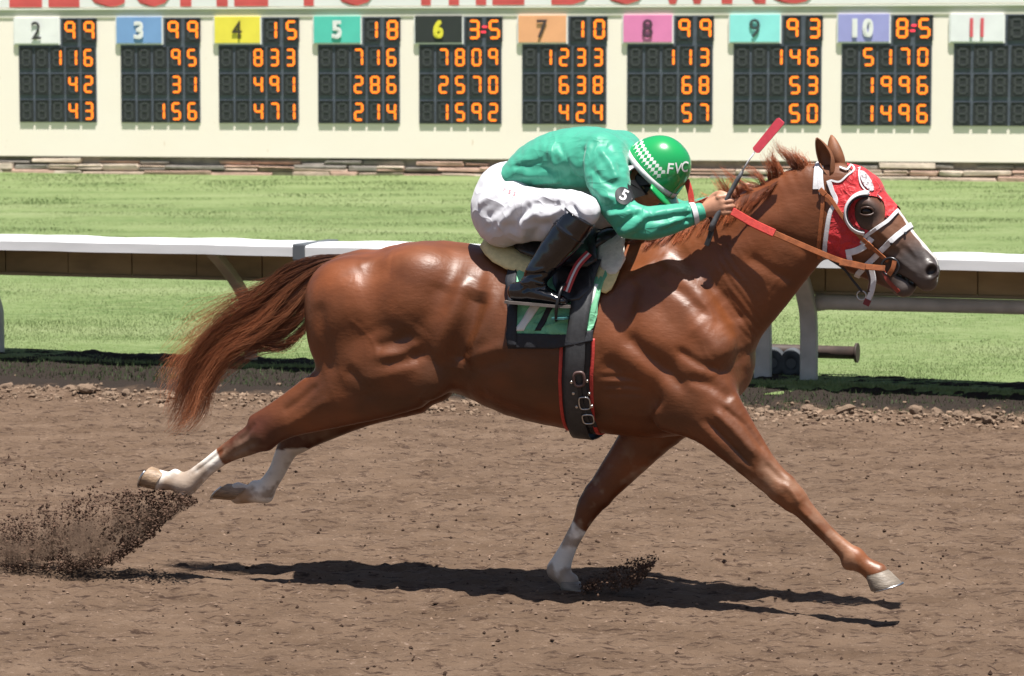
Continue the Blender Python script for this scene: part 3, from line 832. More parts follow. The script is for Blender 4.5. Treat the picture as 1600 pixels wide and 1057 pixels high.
# quarters, both sides
for sd_ in (-1, 1):
    dx = 0
    HF.ball(P(560, 478, .105 * sd_), (.22, .155, .185), k=.06, rot=R(-25))
    HF.ball(P(535, 510, .125 * sd_), (.135, .12, .2), k=.06, rot=R(-10))
    HF.ball(P(650, 465, .12 * sd_), (.16, .15, .19), k=.06)
    HF.ball(P(668, 425, .155 * sd_), (.07, .06, .06), k=.08)
# thighs
HF.ball(P(600, 560, -.135), (.22, .125, .15), k=.06, rot=R(10))
HF.ball(P(610, 565, .13), (.22, .12, .15), k=.06, rot=R(10))
HF.ball(P(672, 590, -.165), (.085, .075, .085), k=.06)
HF.ball(P(680, 600, .165), (.08, .07, .075), k=.06)
# near hind leg
HF.chain([(625, 568, -.15, 76, .105), (560, 600, -.155, 62, .088), (490, 634, -.15, 42, .062), (440, 659, -.15, 29, .05), (410, 679, -.15, 26, .045)], k=.04)
HF.chain([(480, 606, -.15, 10, .02), (440, 632, -.15, 9, .018), (397, 657, -.15, 9, .02)], k=.03)
HF.chain([(410, 679, -.15, 26, .042), (385, 692, -.15, 21, .036), (347, 713, -.15, 14.5, .027), (315, 738, -.15, 14, .026), (293, 756, -.15, 18.5, .036), (284, 758, -.15, 16, .034)], k=.02)
HF.chain([(290, 757, -.15, 16, .033), (270, 753, -.15, 13.5, .03), (250, 751, -.15, 17, .038)], k=.02)
HF.ball(P(274, 741, -.15), (.022, .02, .02), k=.02)
# far hind leg
HF.chain([(635, 590, .15, 62, .09), (560, 628, .15, 42, .07), (500, 660, .15, 33, .055), (462, 684, .15, 26, .045)], k=.04)
HF.chain([(462, 684, .15, 25, .042), (448, 704, .15, 18, .032), (434, 735, .15, 14.5, .027), (420, 757, .15, 15, .03), (412, 769, .15, 18, .036)], k=.02)
HF.chain([(412, 770, .15, 17, .034), (392, 773, .15, 14, .03), (372, 771, .15, 18, .038)], k=.02)
HF.ball(P(398, 758, .15), (.022, .02, .018), k=.02)
# chest, shoulders
HF.chain([(1040, 540, 0, 105, .19), (1095, 560, 0, 88, .155), (1112, 588, 0, 66, .12)], k=.06)
for sd_ in (-1, 1):
    HF.chain([(1010, 445, .10 * sd_, 46, .07), (1060, 500, .125 * sd_, 62, .085), (1105, 555, .13 * sd_, 52, .085)], k=.05)
    HF.ball(P(1085, 600, .12 * sd_), (.16, .10, .12), k=.05, rot=R(-20))
    HF.ball(P(1120, 590, .075 * sd_), (.085, .085, .105), k=.04)
    HF.ball(P(1010, 560, .135 * sd_), (.15, .10, .17), k=.06)
# near fore leg
HF.chain([(1060, 615, -.145, 62, .085), (1105, 640, -.15, 52, .08), (1147, 684, -.15, 38, .064), (1188, 731, -.15, 27, .047), (1222, 763, -.15, 22, .04)], k=.035)
HF.chain([(1222, 763, -.15, 22, .04), (1240, 780, -.15, 21, .04), (1257, 797, -.15, 15, .031), (1293, 835, -.15, 12.5, .025), (1320, 860, -.15, 13.5, .028), (1335, 873, -.15, 16, .034)], k=.02)
HF.chain([(1335, 873, -.15, 15.5, .034), (1354, 886, -.15, 14, .031), (1370, 897, -.15, 17.5, .038)], k=.02)
HF.ball(P(1324, 881, -.15), (.017, .02, .018), k=.025)
# far fore leg
HF.chain([(1045, 630, .13, 62, .085), (1010, 681, .13, 40, .066), (968, 733, .13, 29, .048), (935, 773, .13, 21.5, .04)], k=.035)
HF.chain([(935, 773, .13, 21.5, .04), (922, 790, .13, 20, .038), (908, 818, .13, 13.5, .028), (890, 852, .13, 13, .026), (878, 878, .13, 16, .034), (872, 891, .13, 17.5, .036)], k=.02)
HF.chain([(872, 891, .13, 17, .034), (882, 903, .13, 14, .032), (890, 910, .13, 16, .036)], k=.02)
# neck
HF.chain([(1078, 478, 0, 116, .135), (1145, 424, 0, 97, .105), (1205, 373, 0, 82, .085), (1252, 337, 0, 68, .075), (1283, 313, 0, 50, .065)], k=.05)
HF.chain([(1225, 300, 0, 22, .035), (1268, 279, 0, 20, .035), (1312, 276, 0, 18, .035)], k=.05)
HF.chain([(565, 412, 0, 20, .05), (530, 416, 0, 15, .035), (500, 428, 0, 10, .022)], k=.05)
# head
HF.chain([(1290, 290, 0, 26, .05), (1330, 285, 0, 25, .055), (1352, 298, 0, 25, .06)], k=.03)
HF.chain([(1296, 306, 0, 44, .062), (1338, 338, 0, 52, .082), (1372, 364, 0, 47, .066), (1400, 388, 0, 37, .052), (1426, 409, 0, 31, .047), (1443, 421, 0, 26, .048)], k=.03)
for sd_ in (-1, 1):
    HF.ball(P(1312, 364, .035 * sd_), (.12, .038, .105), k=.035, rot=R(-40))          # cheek
    HF.ball(P(1354, 322, .068 * sd_), (.05, .03, .036), k=.03, rot=R(-40))            # brow
    HF.chain([(1368, 350, .06 * sd_, 6, .012), (1400, 378, .042 * sd_, 5, .01)], k=.03)
    HF.ball(P(1454, 424, .036 * sd_), (.034, .02, .034), k=.02)                       # nostril rim
HF.chain([(1330, 402, 0, 22, .045), (1368, 420, 0, 20, .036), (1398, 436, 0, 17, .034), (1414, 447, 0, 15, .036)], k=.025)   # lower jaw
HF.ball(P(1447, 437, 0), (.045, .046, .04), k=.02, rot=R(-50))
HF.ball(P(1412, 452, 0), (.032, .034, .026), k=.02)
HF.chain([(1404, 428, 0, 1.3, .12), (1422, 438, 0, 1.2, .12), (1438, 452, 0, 1.6, .12)], k=.006, sub=True)   # mouth
for sd_ in (-1, 1):
    HF.ball(P(1455, 424, .056 * sd_), (.020, .030, .026), k=.010, sub=True, rot=R(-35))
    HF.ball(P(1354, 331, .100 * sd_), (.024, .024, .016), k=.015, sub=True, rot=R(-35))
HV, HQ = HF.mesh(1)
del HF.F
HN = normals(HV, HQ)
near = [
 # shoulder blade edge, neck muscles
 ([(1012, 408), (1030, 435), (1070, 462), (1108, 500)], 9, -8, -.2),
 ([(1020, 400), (1045, 425), (1085, 448), (1118, 478)], 16, 6, -.2),
 ([(1040, 392), (1085, 425), (1120, 470), (1135, 520)], 16, -6, -.15),
 ([(975, 520), (1010, 552), (1045, 580), (1075, 612)], 12, -12, -.22),
 ([(990, 470), (1030, 520), (1075, 560), (1120, 590)], 24, 9, -.2),
 ([(1085, 505), (1110, 530), (1135, 560)], 14, 6, -.18),
 ([(1075, 590), (1110, 600), (1145, 625)], 8, -7, -.2),
 ([(1060, 545), (1090, 565), (1120, 578)], 7, -6, -.2),
 ([(1150, 500), (1158, 540), (1150, 585)], 12, 5, -.15),
 ([(1110, 440), (1140, 470), (1160, 505)], 8, -5, -.1),
 ([(1170, 400), (1205, 425), (1235, 440)], 9, -5, -.09),
 ([(1190, 355), (1230, 375), (1262, 392)], 10, -4, -.08),
 ([(1100, 425), (1180, 372), (1250, 318)], 18, 4, -.1),
 # ribs / girth line behind elbow
 ([(940, 560), (985, 600), (1030, 640)], 16, -10, -.25),
 ([(935, 590), (970, 592), (1000, 596)], 4, -3, -.25), ([(938, 604), (972, 606), (1000, 610)], 4, -3, -.25),
 ([(940, 618), (972, 618), (998, 622)], 4, -3, -.25), ([(950, 640), (990, 648), (1015, 650)], 14, 7, -.22),
 ([(985, 440), (978, 470), (968, 505)], 14, -7, -.24),
 # hip, flank, stifle
 ([(718, 434), (708, 480), (690, 530), (676, 570)], 15, 12, -.27),
 ([(742, 455), (732, 500), (716, 545), (706, 580)], 19, -24, -.27),
 ([(690, 445), (672, 490), (650, 520)], 18, -7, -.26),
 ([(752, 430), (760, 480), (748, 520), (722, 556)], 12, 6, -.27), ([(712, 572), (745, 556), (790, 540)], 9, 6, -.27), ([(715, 588), (760, 572), (800, 562)], 10, -5, -.27),
 ([(585, 542), (612, 536), (642, 520)], 9, -7, -.27), ([(590, 558), (622, 553), (652, 538)], 7, 5, -.27),
 ([(600, 572), (635, 566), (662, 552)], 8, -5, -.27), ([(560, 600), (610, 585), (650, 566)], 14, 6, -.26),
 ([(500, 470), (508, 530), (520, 590)], 13, -6, -.24), ([(545, 430), (560, 470), (580, 520)], 26, 5, -.25),
 ([(540, 575), (580, 610), (570, 628)], 10, -5, -.25), ([(500, 600), (470, 625), (440, 645)], 7, -5, -.2),
 ([(520, 622), (480, 648), (440, 672)], 8, 4, -.2), ([(555, 418), (580, 406), (610, 400)], 12, 5, -.2), ([(560, 436), (590, 424), (620, 420)], 12, -4, -.2),
 ([(660, 612), (675, 628), (665, 642)], 10, 6, -.2),
 # fore arm muscles and tendons, near fore
 ([(1118, 640), (1150, 672), (1185, 715)], 6, 7, -.19), ([(1108, 655), (1140, 690), (1175, 730)], 4, -6, -.19),
 ([(1095, 660), (1125, 695), (1160, 733)], 6, 5, -.19), ([(1128, 632), (1165, 665), (1195, 708)], 4, -5, -.19),
 ([(1195, 725), (1215, 745), (1232, 760)], 5, -4, -.19), ([(1222, 752), (1238, 770), (1250, 788)], 4, 4, -.19), ([(1236, 792), (1262, 818), (1290, 850), (1312, 872)], 3, -8, -.18),
 ([(1250, 796), (1275, 820), (1302, 848)], 4, 3, -.18),
 # cannon tendons hind
 ([(352, 700), (325, 722), (300, 742)], 3, -5, -.18), ([(405, 690), (380, 700), (360, 712)], 4, -4, -.18), ([(400, 660), (385, 680), (372, 690)], 5, -5, -.18),
 # belly line / back
 ([(755, 600), (800, 620), (850, 640)], 14, 4, -.2), ([(760, 420), (800, 440), (850, 455)], 18, 4, -.26),
 # head bones, veins
 ([(1362, 352), (1385, 372), (1405, 392)], 4, 4, -.07), ([(1405, 385), (1425, 402), (1440, 415)], 5, -3, -.06), ([(1395, 400), (1412, 414), (1430, 428)], 4, 3, -.06),
 ([(1415, 380), (1428, 398), (1436, 418)], 3, 2, -.06),
 ([(1340, 355), (1330, 380), (1310, 395)], 5, -3, -.09),
]
far = [([(930, 778), (915, 820), (890, 860)], 3, -4, .12), ([(1010, 660), (975, 715), (945, 760)], 5, 5, .12)]
HV = sculpt(HV, HN, near, -1)
HV = sculpt(HV, HN, near, 1)
# skin folds on the neck and fine unevenness
nz = fbm(HV[:, 0] * 9, HV[:, 1] * 9, HV[:, 2] * 9, 3, 3)
fold_q = [(lambda p: (p[0], p[2]))(P(u, v, -.12)) for u, v in ((1130, 400), (1150, 455), (1165, 520))]
dF, _ = seg_dist2d(HV[:, 0], HV[:, 2], fold_q)
fold = np.sin((HV[:, 0] * .8 + HV[:, 2] * .55) * 260 + nz * 1.2) * np.exp(-(dF / .055) ** 2) * np.clip(-HN[:, 1] * 1.5, 0, 1)
HV = HV + HN * (nz * .0012 + fold * .0010)[:, None]
# vein network, raised
vein = np.zeros(len(HV))
for pts in ([(700, 560), (740, 575), (780, 590), (830, 600)], [(1090, 470), (1110, 500), (1100, 540), (1120, 570)], [(1020, 455), (1040, 470), (1030, 500)],
            [(560, 500), (590, 530), (600, 560)], [(1150, 655), (1180, 700), (1210, 735)], [(1130, 420), (1160, 450), (1165, 490)], [(1200, 440), (1180, 470), (1172, 505)], [(790, 470), (810, 510), (800, 540)]):
    q = [(lambda p: (p[0], p[2]))(P(u, v, -.2)) for u, v in pts]
    q = [tuple(a) for a in catmull(q, 5)]
    d, _ = seg_dist2d(HV[:, 0], HV[:, 2], q); vein += np.exp(-(d / .006) ** 2)
HV = HV + HN * (vein * .0012 * np.clip(-HN[:, 1] * 1.6, 0, 1))[:, None]
HN = normals(HV, HQ)

# coat colour: chestnut, darker legs and muzzle, four markings
COAT = np.array([.132, .0400, .0120]); DARK = np.array([.070, .018, .007]); WHITE = np.array([.66, .61, .55]); MUZ = np.array([.066, .052, .047])
X, Y, Z = HV[:, 0], HV[:, 1], HV[:, 2]
big = fbm(X * 4, Y * 4, Z * 4, 4, 11)[:, None] * .6
C = COAT * (1 + .42 * big) + np.array([.02, .0, -.002]) * big
def near_pt(u, v, l, r, soft):
    p = P(u, v, l); d = np.sqrt((X - p[0]) ** 2 + (Z - p[2]) ** 2); return np.clip((r - d) / soft + .5, 0, 1)[:, None]
def leg_mask(l0, l1): return ((Y > l0) & (Y < l1))[:, None].astype(float)
def mixc(C, col, w): return C * (1 - w) + col * w
# darker hocks / lower gaskin and knee of the far fore
C = mixc(C, DARK, near_pt(400, 680, -.15, .13, .12) * .75)
C = mixc(C, DARK, near_pt(455, 690, .15, .12, .1) * .7)
C = mixc(C, DARK, near_pt(925, 790, .13, .12, .12) * .5)
def sock(C, a, b, l, rad, upto, wob=.012):
    """white marking from the foot up to the cut a-b"""
    pa, pb = P(*a, l), P(*b, l)
    d = np.array([pb[0] - pa[0], pb[2] - pa[2]]); n = np.array([-d[1], d[0]]); n /= np.linalg.norm(n)
    f = P(*upto, l)
    if (f[0] - pa[0]) * n[0] + (f[2] - pa[2]) * n[1] < 0: n = -n
    e = (X - pa[0]) * n[0] + (Z - pa[2]) * n[1] + vnoise(X * 45, Y * 45, Z * 45, 5) * wob * .35
    w = np.clip(e / .006 + .5, 0, 1) * (np.abs(Y - l) < .09) * (np.hypot(X - f[0], Z - f[2]) < rad)
    return mixc(C, WHITE * (1 + .10 * nz[:, None]), w[:, None])
C = sock(C, (339, 699), (353, 728), -.15, .30, (290, 757))
C = sock(C, (430, 703), (468, 700), .15, .28, (412, 772))
C = sock(C, (894, 811), (917, 831), .13, .30, (872, 891))
smear = np.clip(fbm(X * 16, Y * 16, Z * 16, 4, 77) * 1.0 + .12, 0, 1)[:, None]
lowleg = np.clip((.62 - Z) / .3, 0, 1)[:, None]
C = mixc(C, np.array([.25, .17, .115]), np.clip(smear * lowleg * 1.9, 0, .8))
# dirty heels and pasterns
C = mixc(C, np.array([.30, .20, .13]), near_pt(262, 762, -.15, .035, .04) * .7 * (Y < 0)[:, None])
C = mixc(C, np.array([.38, .24, .14]), near_pt(380, 775, .15, .05, .05) * .7 * (Y > 0)[:, None])
# near fore: coat lightens over the cannon
C = mixc(C, np.array([.235, .082, .030]), near_pt(1290, 835, -.15, .30, .25) * .6 * (Y < 0)[:, None])
# face: dark muzzle, brown-grey cheeks, white blaze along the nasal bone
C = mixc(C, np.array([.16, .075, .04]), near_pt(1400, 385, 0, .13, .12) * .8)
C = mixc(C, MUZ, near_pt(1440, 430, 0, .135, .10))
C = mixc(C, MUZ * .9, near_pt(1354, 333, -.09, .05, .05))
qa, qb = P(1330, 262, 0), P(1462, 405, 0)
along = np.clip(((X - qa[0]) * (qb[0] - qa[0]) + (Z - qa[2]) * (qb[2] - qa[2])) / ((qb[0] - qa[0]) ** 2 + (qb[2] - qa[2]) ** 2), 0, 1)
top = (HN[:, 0] * .67 + HN[:, 2] * .74) > .55
bl = np.clip((.009 + .005 * vnoise(X * 30, Y * 9, Z * 30, 9) - np.abs(Y + .008)) / .004, 0, 1) * top * (X > qa[0]) * (Z > .95)
C = mixc(C, np.array([.75, .70, .66]), bl[:, None])
C = mixc(C, np.array([.018, .012, .011]), near_pt(1455, 425, -.05, .021, .008) * (Z > .9)[:, None] * (np.abs(Y) < .055)[:, None])
C = mixc(C, np.array([.022, .014, .011]), near_pt(1354, 332, -.09, .030, .03) * .8 * (Z > .9)[:, None])
mq_ = [(lambda a: (a[0], a[2]))(P(u, v, 0)) for u, v in ((1402, 427), (1422, 438), (1440, 453))]
dM, _ = seg_dist2d(X, Z, mq_)
C = mixc(C, np.array([.012, .008, .007]), np.clip((.011 - dM) / .005, 0, 1)[:, None] * (Z > .9)[:, None])
C = np.clip(C, .004, 1)

m_coat = mat('chestnut_coat', (.2, .06, .02), rough=.455, spec=.5, attr=True, var=.24, vscale=10, bump=.0011, bscale=95, stretch=(.35, 1, .8), rvar=.07, detail=9, crease=.0009, cscale=11, cstretch=(1.5, 1, .7))
hm = mesh_np('horse', HV, HQ); set_col(hm, C)
horse = link(bpy.data.objects.new('horse', hm), None, m_coat)
horse.matrix_world = HMAT
tag(horse, 'chestnut racehorse at full gallop wearing a red hood, white socks on three legs', 'horse')
HB = BVHTree.FromPolygons([Vector(v) for v in HV], HQ.tolist())
def hit(s, z, side=-1, l0=.8):
    h = HB.ray_cast(Vector((s, side * l0, z)), Vector((0, -side, 0)))
    return (np.array(h[0]), np.array(h[1])) if h[0] is not None else (None, None)
# ---------------------------------------------------------------- hooves, eyes, ears
m_hoof = mat('hoof_horn', (.26, .175, .11), rough=.5, var=.4, vscale=30, bump=.002, bscale=70, stretch=(1, 1, 5))
m_hoof_pale = mat('pale_hoof_horn', (.20, .165, .13), rough=.5, var=.3, vscale=30, bump=.002, bscale=60, stretch=(1, 1, 5))
m_steel = mat('steel', (.55, .55, .56), rough=.3, metal=1.0, var=.15, vscale=40)
m_eye = mat('eye_gloss', (.010, .006, .004), rough=.16, spec=.3)
m_earin = mat('ear_coat', (.20, .075, .03), rough=.6, var=.25, vscale=30, bump=.0008, bscale=300)
m_lid = mat('eyelid_skin', (.06, .033, .025), rough=.45)
def hoof(cor, sole, toe, l, mt, rc=1.0, grow=1.0):
    A = P(*cor, l); B = P(*sole, l)
    t = P(sole[0] + toe[0], sole[1] + toe[1], l) - B; t /= np.linalg.norm(t)
    lat = np.array([0, 1.0, 0]); V = []; F = []; n = 24
    rows = [(-.12, .96), (0, 1), (.08, 1.06), (.35, 1.12), (.7, 1.2), (1.0, 1.27), (1.06, 1.24)]
    rows = [(f, 1 + (g - 1) * (grow if f > 0 else 1)) for f, g in rows]
    for f, g in rows:
        c = A + (B - A) * f
        for k in range(n):
            a = 2 * math.pi * k / n
            e = math.cos(a); w = math.sin(a)
            rt = (.039 if e > 0 else .037) * g * (1 + (.10 * f if e > 0 else 0)) * rc
            V.append(c + t * e * rt + lat * w * .0405 * g * rc)
    base = len(V)
    for f, g in ((1.06, .8 + .22 * grow), (.9, .7 + .2 * grow), (.88, .3)):
        c = A + (B - A) * f
        for k in range(n):
            a = 2 * math.pi * k / n; e = math.cos(a); rt = (.043 if e > 0 else .034) * g * (1.12 if e > 0 else 1) * rc
            V.append(c + t * e * rt + lat * math.sin(a) * .0405 * g * rc)
    R_ = len(rows) + 3
    for i in range(R_ - 1):
        for k in range(n): F.append((i * n + k, i * n + (k + 1) % n, (i + 1) * n + (k + 1) % n, (i + 1) * n + k))
    F.append(tuple((R_ - 1) * n + k for k in range(n)))
    o = link(bpy.data.objects.new('hoof', mesh_py('hoof', V, F, True)), horse, mt)
    # racing plate
    sh = []
    for k in range(17):
        a = -2.3 + 4.6 * k / 16; e = math.cos(a); c = A + (B - A) * 1.09
        sh.append(c + t * e * (.051 if e > 0 else .04) * (.92 + .2 * grow) * rc + lat * math.sin(a) * (.040 + .007 * grow) * rc)
    s = MB().tube(sh, .0045, 6).build('horseshoe', m_steel, o)
    return o
hoof((1371, 897), (1383, 917), (50, -13), -.15, m_hoof_pale, 1.15)
hoof((250, 751), (230, 744), (-12, 22), -.15, m_hoof, 1.12, .15)
hoof((376, 771), (347, 767), (-22, 22), .15, m_hoof, 1.15, .0)
hoof((890, 909), (895, 921), (50, 3), .13, m_hoof_pale)
for sgn in (-1, 1):
    bm = bmesh.new(); bmesh.ops.create_uvsphere(bm, u_segments=24, v_segments=16, radius=.021)
    c = P(1354, 331, .079 * sgn); bmesh.ops.translate(bm, verts=bm.verts, vec=Vector(c))
    for f in bm.faces: f.smooth = True
    me = bpy.data.meshes.new('eye'); bm.to_mesh(me); bm.free()
    link(bpy.data.objects.new('eye', me), horse, m_eye)
    for up in (1, -1):
        arc = [P(1354 + 11 * math.cos(a), 331.5 - up * (7.5 if up > 0 else 5.5) * math.sin(a), sgn * (.098 - .012 * math.cos(a) ** 2)) for a in np.linspace(0, math.pi, 13)]
        MB().tube(arc, [.002 + .0025 * math.sin(math.pi * i / 12) for i in range(13)], 6, caps=False).build('eyelid', m_lid, horse)
def ear(base, tip, lb, lt, opening, r=.024):
    A = P(*base, lb); B = P(*tip, lt); ax = B - A; L = np.linalg.norm(ax); ax /= L
    o = np.array(opening, float); o -= (o @ ax) * ax; o /= np.linalg.norm(o); s = np.cross(ax, o)
    V = []; F = []; n = 18; m = 14
    for i in range(m + 1):
        t = i / m
        w = r * (math.sin(min(1, (t + .18) / .62) * math.pi / 2) if t < .44 else math.cos((t - .44) / .56 * math.pi / 2) ** .8) + .0015
        gap = .25 + 1.0 * min(1, t * 2.2)
        c = A + ax * L * t - o * .012 * math.sin(t * math.pi) * .8
        for k in range(n + 1):
            a = gap + (2 * math.pi - 2 * gap) * k / n
            V.append(c + o * math.cos(a) * w * .8 + s * math.sin(a) * w)
    for i in range(m):
        for k in range(n): F.append((i * (n + 1) + k, i * (n + 1) + k + 1, (i + 1) * (n + 1) + k + 1, (i + 1) * (n + 1) + k))
    e = link(bpy.data.objects.new('ear', mesh_py('ear', V, F, True)), horse, m_earin)
    md = e.modifiers.new('thickness', 'SOLIDIFY'); md.thickness = .005; md.offset = 0
    return e
ear((1298, 274), (1276, 216), -.04, -.055, (-.35, -1, .1), .027)
ear((1316, 270), (1299, 212), .04, .05, (.3, 1, .2), .027)

# ---------------------------------------------------------------- hair: tail and mane
def strands(name, guides, count, spread, r0, parent, mt, taper=.25, curl=.01, seed=1, lens=(.75, 1.0), sides=3, colrange=(.6, 1.5), cols=((.16, .045, .016), (.33, .12, .05)), clump=None, tight=1.0):
    g = np.random.default_rng(seed)
    G = [np.array(catmull([P(*p) if not isinstance(p, np.ndarray) else p for p in q], 4)) for q in guides]
    nmin = min(len(q) for q in G)
    G = [np.array([q[int(round(i * (len(q) - 1) / (nmin - 1)))] for i in range(nmin)]) for q in G]
    G = np.array(G); ng = len(G)
    V = []; F = []; Cc = []
    nclump = max(6, count // (clump or 45)); cl = g.normal(0, 1, (nclump, 3)); cpos = g.uniform(0, ng - 1.001, nclump)
    T = np.linspace(0, 1, nmin); cph = g.uniform(0, 6.28, nclump)
    for k in range(count):
        c = g.integers(nclump)
        x = np.clip(cpos[c] + g.normal(0, .16 * tight), 0, ng - 1.001); i = int(x); f = x - i
        line = G[i] * (1 - f) + G[i + 1] * f
        ln = g.uniform(*lens)
        tt = T * ln
        pts = np.stack([np.interp(tt, T, line[:, j]) for j in range(3)], 1)
        off = cl[c] * spread * .8 + g.normal(0, 1, 3) * spread * .35 * tight
        ph = (g.uniform(0, 6.28) if tight == 1.0 else cph[c] + g.normal(0, .5)); wob = curl * g.uniform(.3, 1.2)
        env = (.45 * T ** .7 + .9 * T ** 2)[:, None] * .9
        pts = pts + env * off + (np.stack([np.sin(T * 7 + ph), np.cos(T * 6 + ph * 1.7), np.sin(T * 8 + ph * 2.3)], 1) * wob * env)
        d = np.gradient(pts, axis=0); d /= np.linalg.norm(d, axis=1)[:, None] + 1e-9
        a = np.cross(d, [0, 1.0, 0.2]); a /= np.linalg.norm(a, axis=1)[:, None] + 1e-9
        b = np.cross(d, a)
        rad = r0 * g.uniform(.6, 1.3) * (1 - (1 - taper) * T)
        o = len(V) * 1
        for j in range(sides):
            an = 2 * math.pi * j / sides
        ring = np.stack([pts + (a * math.cos(2 * math.pi * j / sides) + b * math.sin(2 * math.pi * j / sides)) * rad[:, None] for j in range(sides)], 1)
        base = k * nmin * sides
        V.append(ring.reshape(-1, 3))
        ii = np.arange(nmin - 1)[:, None] * sides + base; jj = np.arange(sides)[None, :]; j2 = (jj + 1) % sides
        F.append(np.stack([ii + jj, ii + j2, ii + sides + j2, ii + sides + jj], -1).reshape(-1, 4))
        tone = g.uniform(0, 1) * .6 + .4 * (cl[c, 0] > .3)
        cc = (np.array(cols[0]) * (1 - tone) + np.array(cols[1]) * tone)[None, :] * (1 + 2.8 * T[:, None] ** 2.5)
        Cc.append(np.repeat(cc, sides, 0))
    me = mesh_np(name, np.concatenate(V), np.concatenate(F)); set_col(me, np.concatenate(Cc))
    return link(bpy.data.objects.new(name, me), parent, mt)
m_hair = mat('horse_hair', (.1, .03, .01), rough=.42, spec=.5, attr=True)
tail_g = [
 [(548, 397, 0), (505, 402, -.01), (455, 420, -.03), (405, 458, -.03), (352, 492, -.01), (305, 540, 0), (272, 605, 0), (266, 650, 0)],
 [(548, 400, 0), (498, 409, -.03), (440, 440, -.05), (392, 486, -.05), (335, 532, -.02), (298, 590, 0), (282, 640, .01), (268, 664, .01)],
 [(548, 404, 0), (500, 422, -.04), (446, 470, -.07), (395, 512, -.06), (345, 548, -.04), (315, 600, -.01), (300, 645, 0), (274, 668, .01)],
 [(546, 408, 0), (508, 438, -.04), (470, 494, -.07), (425, 528, -.07), (372, 546, -.05), (336, 590, -.02), (318, 628, 0), (296, 660, 0)],
 [(543, 412, 0), (516, 446, -.02), (484, 508, -.04), (450, 546, -.05), (400, 551, -.05), (352, 580, -.03), (330, 612, 0), (316, 640, 0)],
]
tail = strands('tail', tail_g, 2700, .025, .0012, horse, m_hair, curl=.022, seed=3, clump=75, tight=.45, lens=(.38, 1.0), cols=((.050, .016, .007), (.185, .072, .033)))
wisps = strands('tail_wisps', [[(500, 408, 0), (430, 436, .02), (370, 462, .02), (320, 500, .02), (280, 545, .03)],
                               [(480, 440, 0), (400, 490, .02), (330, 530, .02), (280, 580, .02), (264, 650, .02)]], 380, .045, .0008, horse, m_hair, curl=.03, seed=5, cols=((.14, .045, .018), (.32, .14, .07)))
def crest_v(u): return np.interp(u, [1000, 1050, 1100, 1148, 1187, 1216, 1245, 1275], [384, 368, 346, 325, 310, 296, 280, 268])
mane_g = []
for u in np.arange(1005, 1272, 11):
    v = crest_v(u)
    k = np.interp(u, [1005, 1085, 1120, 1150, 1178, 1196, 1212, 1240, 1268], [0, 0, .3, 1, .75, .35, 1, .95, .7])
    du = np.interp(u, [1005, 1110, 1150, 1190, 1215, 1250, 1268], [-50, -46, -20, -40, -10, -48, -22])
    hgt = 4 + 50 * k - (0 if u > 1110 else 14)
    j = random.uniform(-6, 6)
    mane_g.append([(u, v + 5, -.012), (u + du * .35 + j * .4, v - hgt * .5, -.02), (u + du + j, v - hgt + random.uniform(-5, 5), random.uniform(-.04, .03))])
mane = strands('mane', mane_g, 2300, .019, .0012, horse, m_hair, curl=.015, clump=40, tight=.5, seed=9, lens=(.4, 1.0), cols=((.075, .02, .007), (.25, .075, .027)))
lie = []
for u in np.arange(1020, 1235, 12):
    v = crest_v(u); row = []
    for f in (0, .1, .22, .35, .5, .75, 1.0):
        uu, vv = u - 30 * f, v + 34 * f * np.interp(u, [1020, 1130, 1200, 1235], [.5, 1, .8, .4])
        q = P(uu, vv, -.012 - .07 * f); nl, nn_, _, _ = HB.find_nearest(Vector(q))
        row.append(np.array(nl) + np.array(nn_) * .007)
    lie.append(row)
mane2 = strands('mane_fall', lie, 1500, .004, .0013, horse, m_hair, curl=.003, seed=19, lens=(.5, 1.0), cols=((.07, .02, .008), (.19, .058, .023)))

# ================================================================ tack
def strip_mesh(pos, nor, width, off, thick, tang=None):
    """flat strap through surface points: a bevelled box section following the surface"""
    n = len(pos); V = []; F = []
    for i in range(n):
        t = pos[min(i + 1, n - 1)] - pos[max(i - 1, 0)]; t /= np.linalg.norm(t) + 1e-9
        s = np.cross(nor[i], t); s /= np.linalg.norm(s) + 1e-9
        w = (width[i] if hasattr(width, '__len__') else width) / 2
        c = pos[i] + nor[i] * off
        V += [c - s * w, c - s * w * .99 + nor[i] * thick * .6, c - s * w * .85 + nor[i] * thick, c + s * w * .85 + nor[i] * thick, c + s * w * .99 + nor[i] * thick * .6, c + s * w]
    for i in range(n - 1):
        for k in range(6): F.append((i * 6 + k, i * 6 + (k + 1) % 6, (i + 1) * 6 + (k + 1) % 6, (i + 1) * 6 + k))
    F += [tuple(range(6))[::-1], tuple((n - 1) * 6 + k for k in range(6))]
    return V, F
def on_horse(uv, l=-.08, n=6, side=-1, bvh=None):
    pos = []; nor = []
    for q in catmull([P(u, v, l) for u, v in uv], n):
        b = bvh or HB
        h = b.ray_cast(Vector((q[0], side * .8, q[2])), Vector((0, -side, 0)))
        if h[0] is None:
            h = b.find_nearest(Vector((q[0], side * abs(l), q[2])))
        pos.append(np.array(h[0])); nor.append(np.array(h[1]))
    nor = [np.mean(nor[max(i - 2, 0):i + 3], 0) for i in range(len(nor))]
    nor = [x / np.linalg.norm(x) for x in nor]
    return pos, nor
def strap(name, uv, wpx, mt, parent, off=.002, thick=.004, l=-.08, side=-1, bvh=None, n=6):
    pos, nor = on_horse(uv, l, n, side, bvh)
    V, F = strip_mesh(pos, nor, wpx * M, off, thick)
    return link(bpy.data.objects.new(name, mesh_py(name, V, F)), parent, mt)
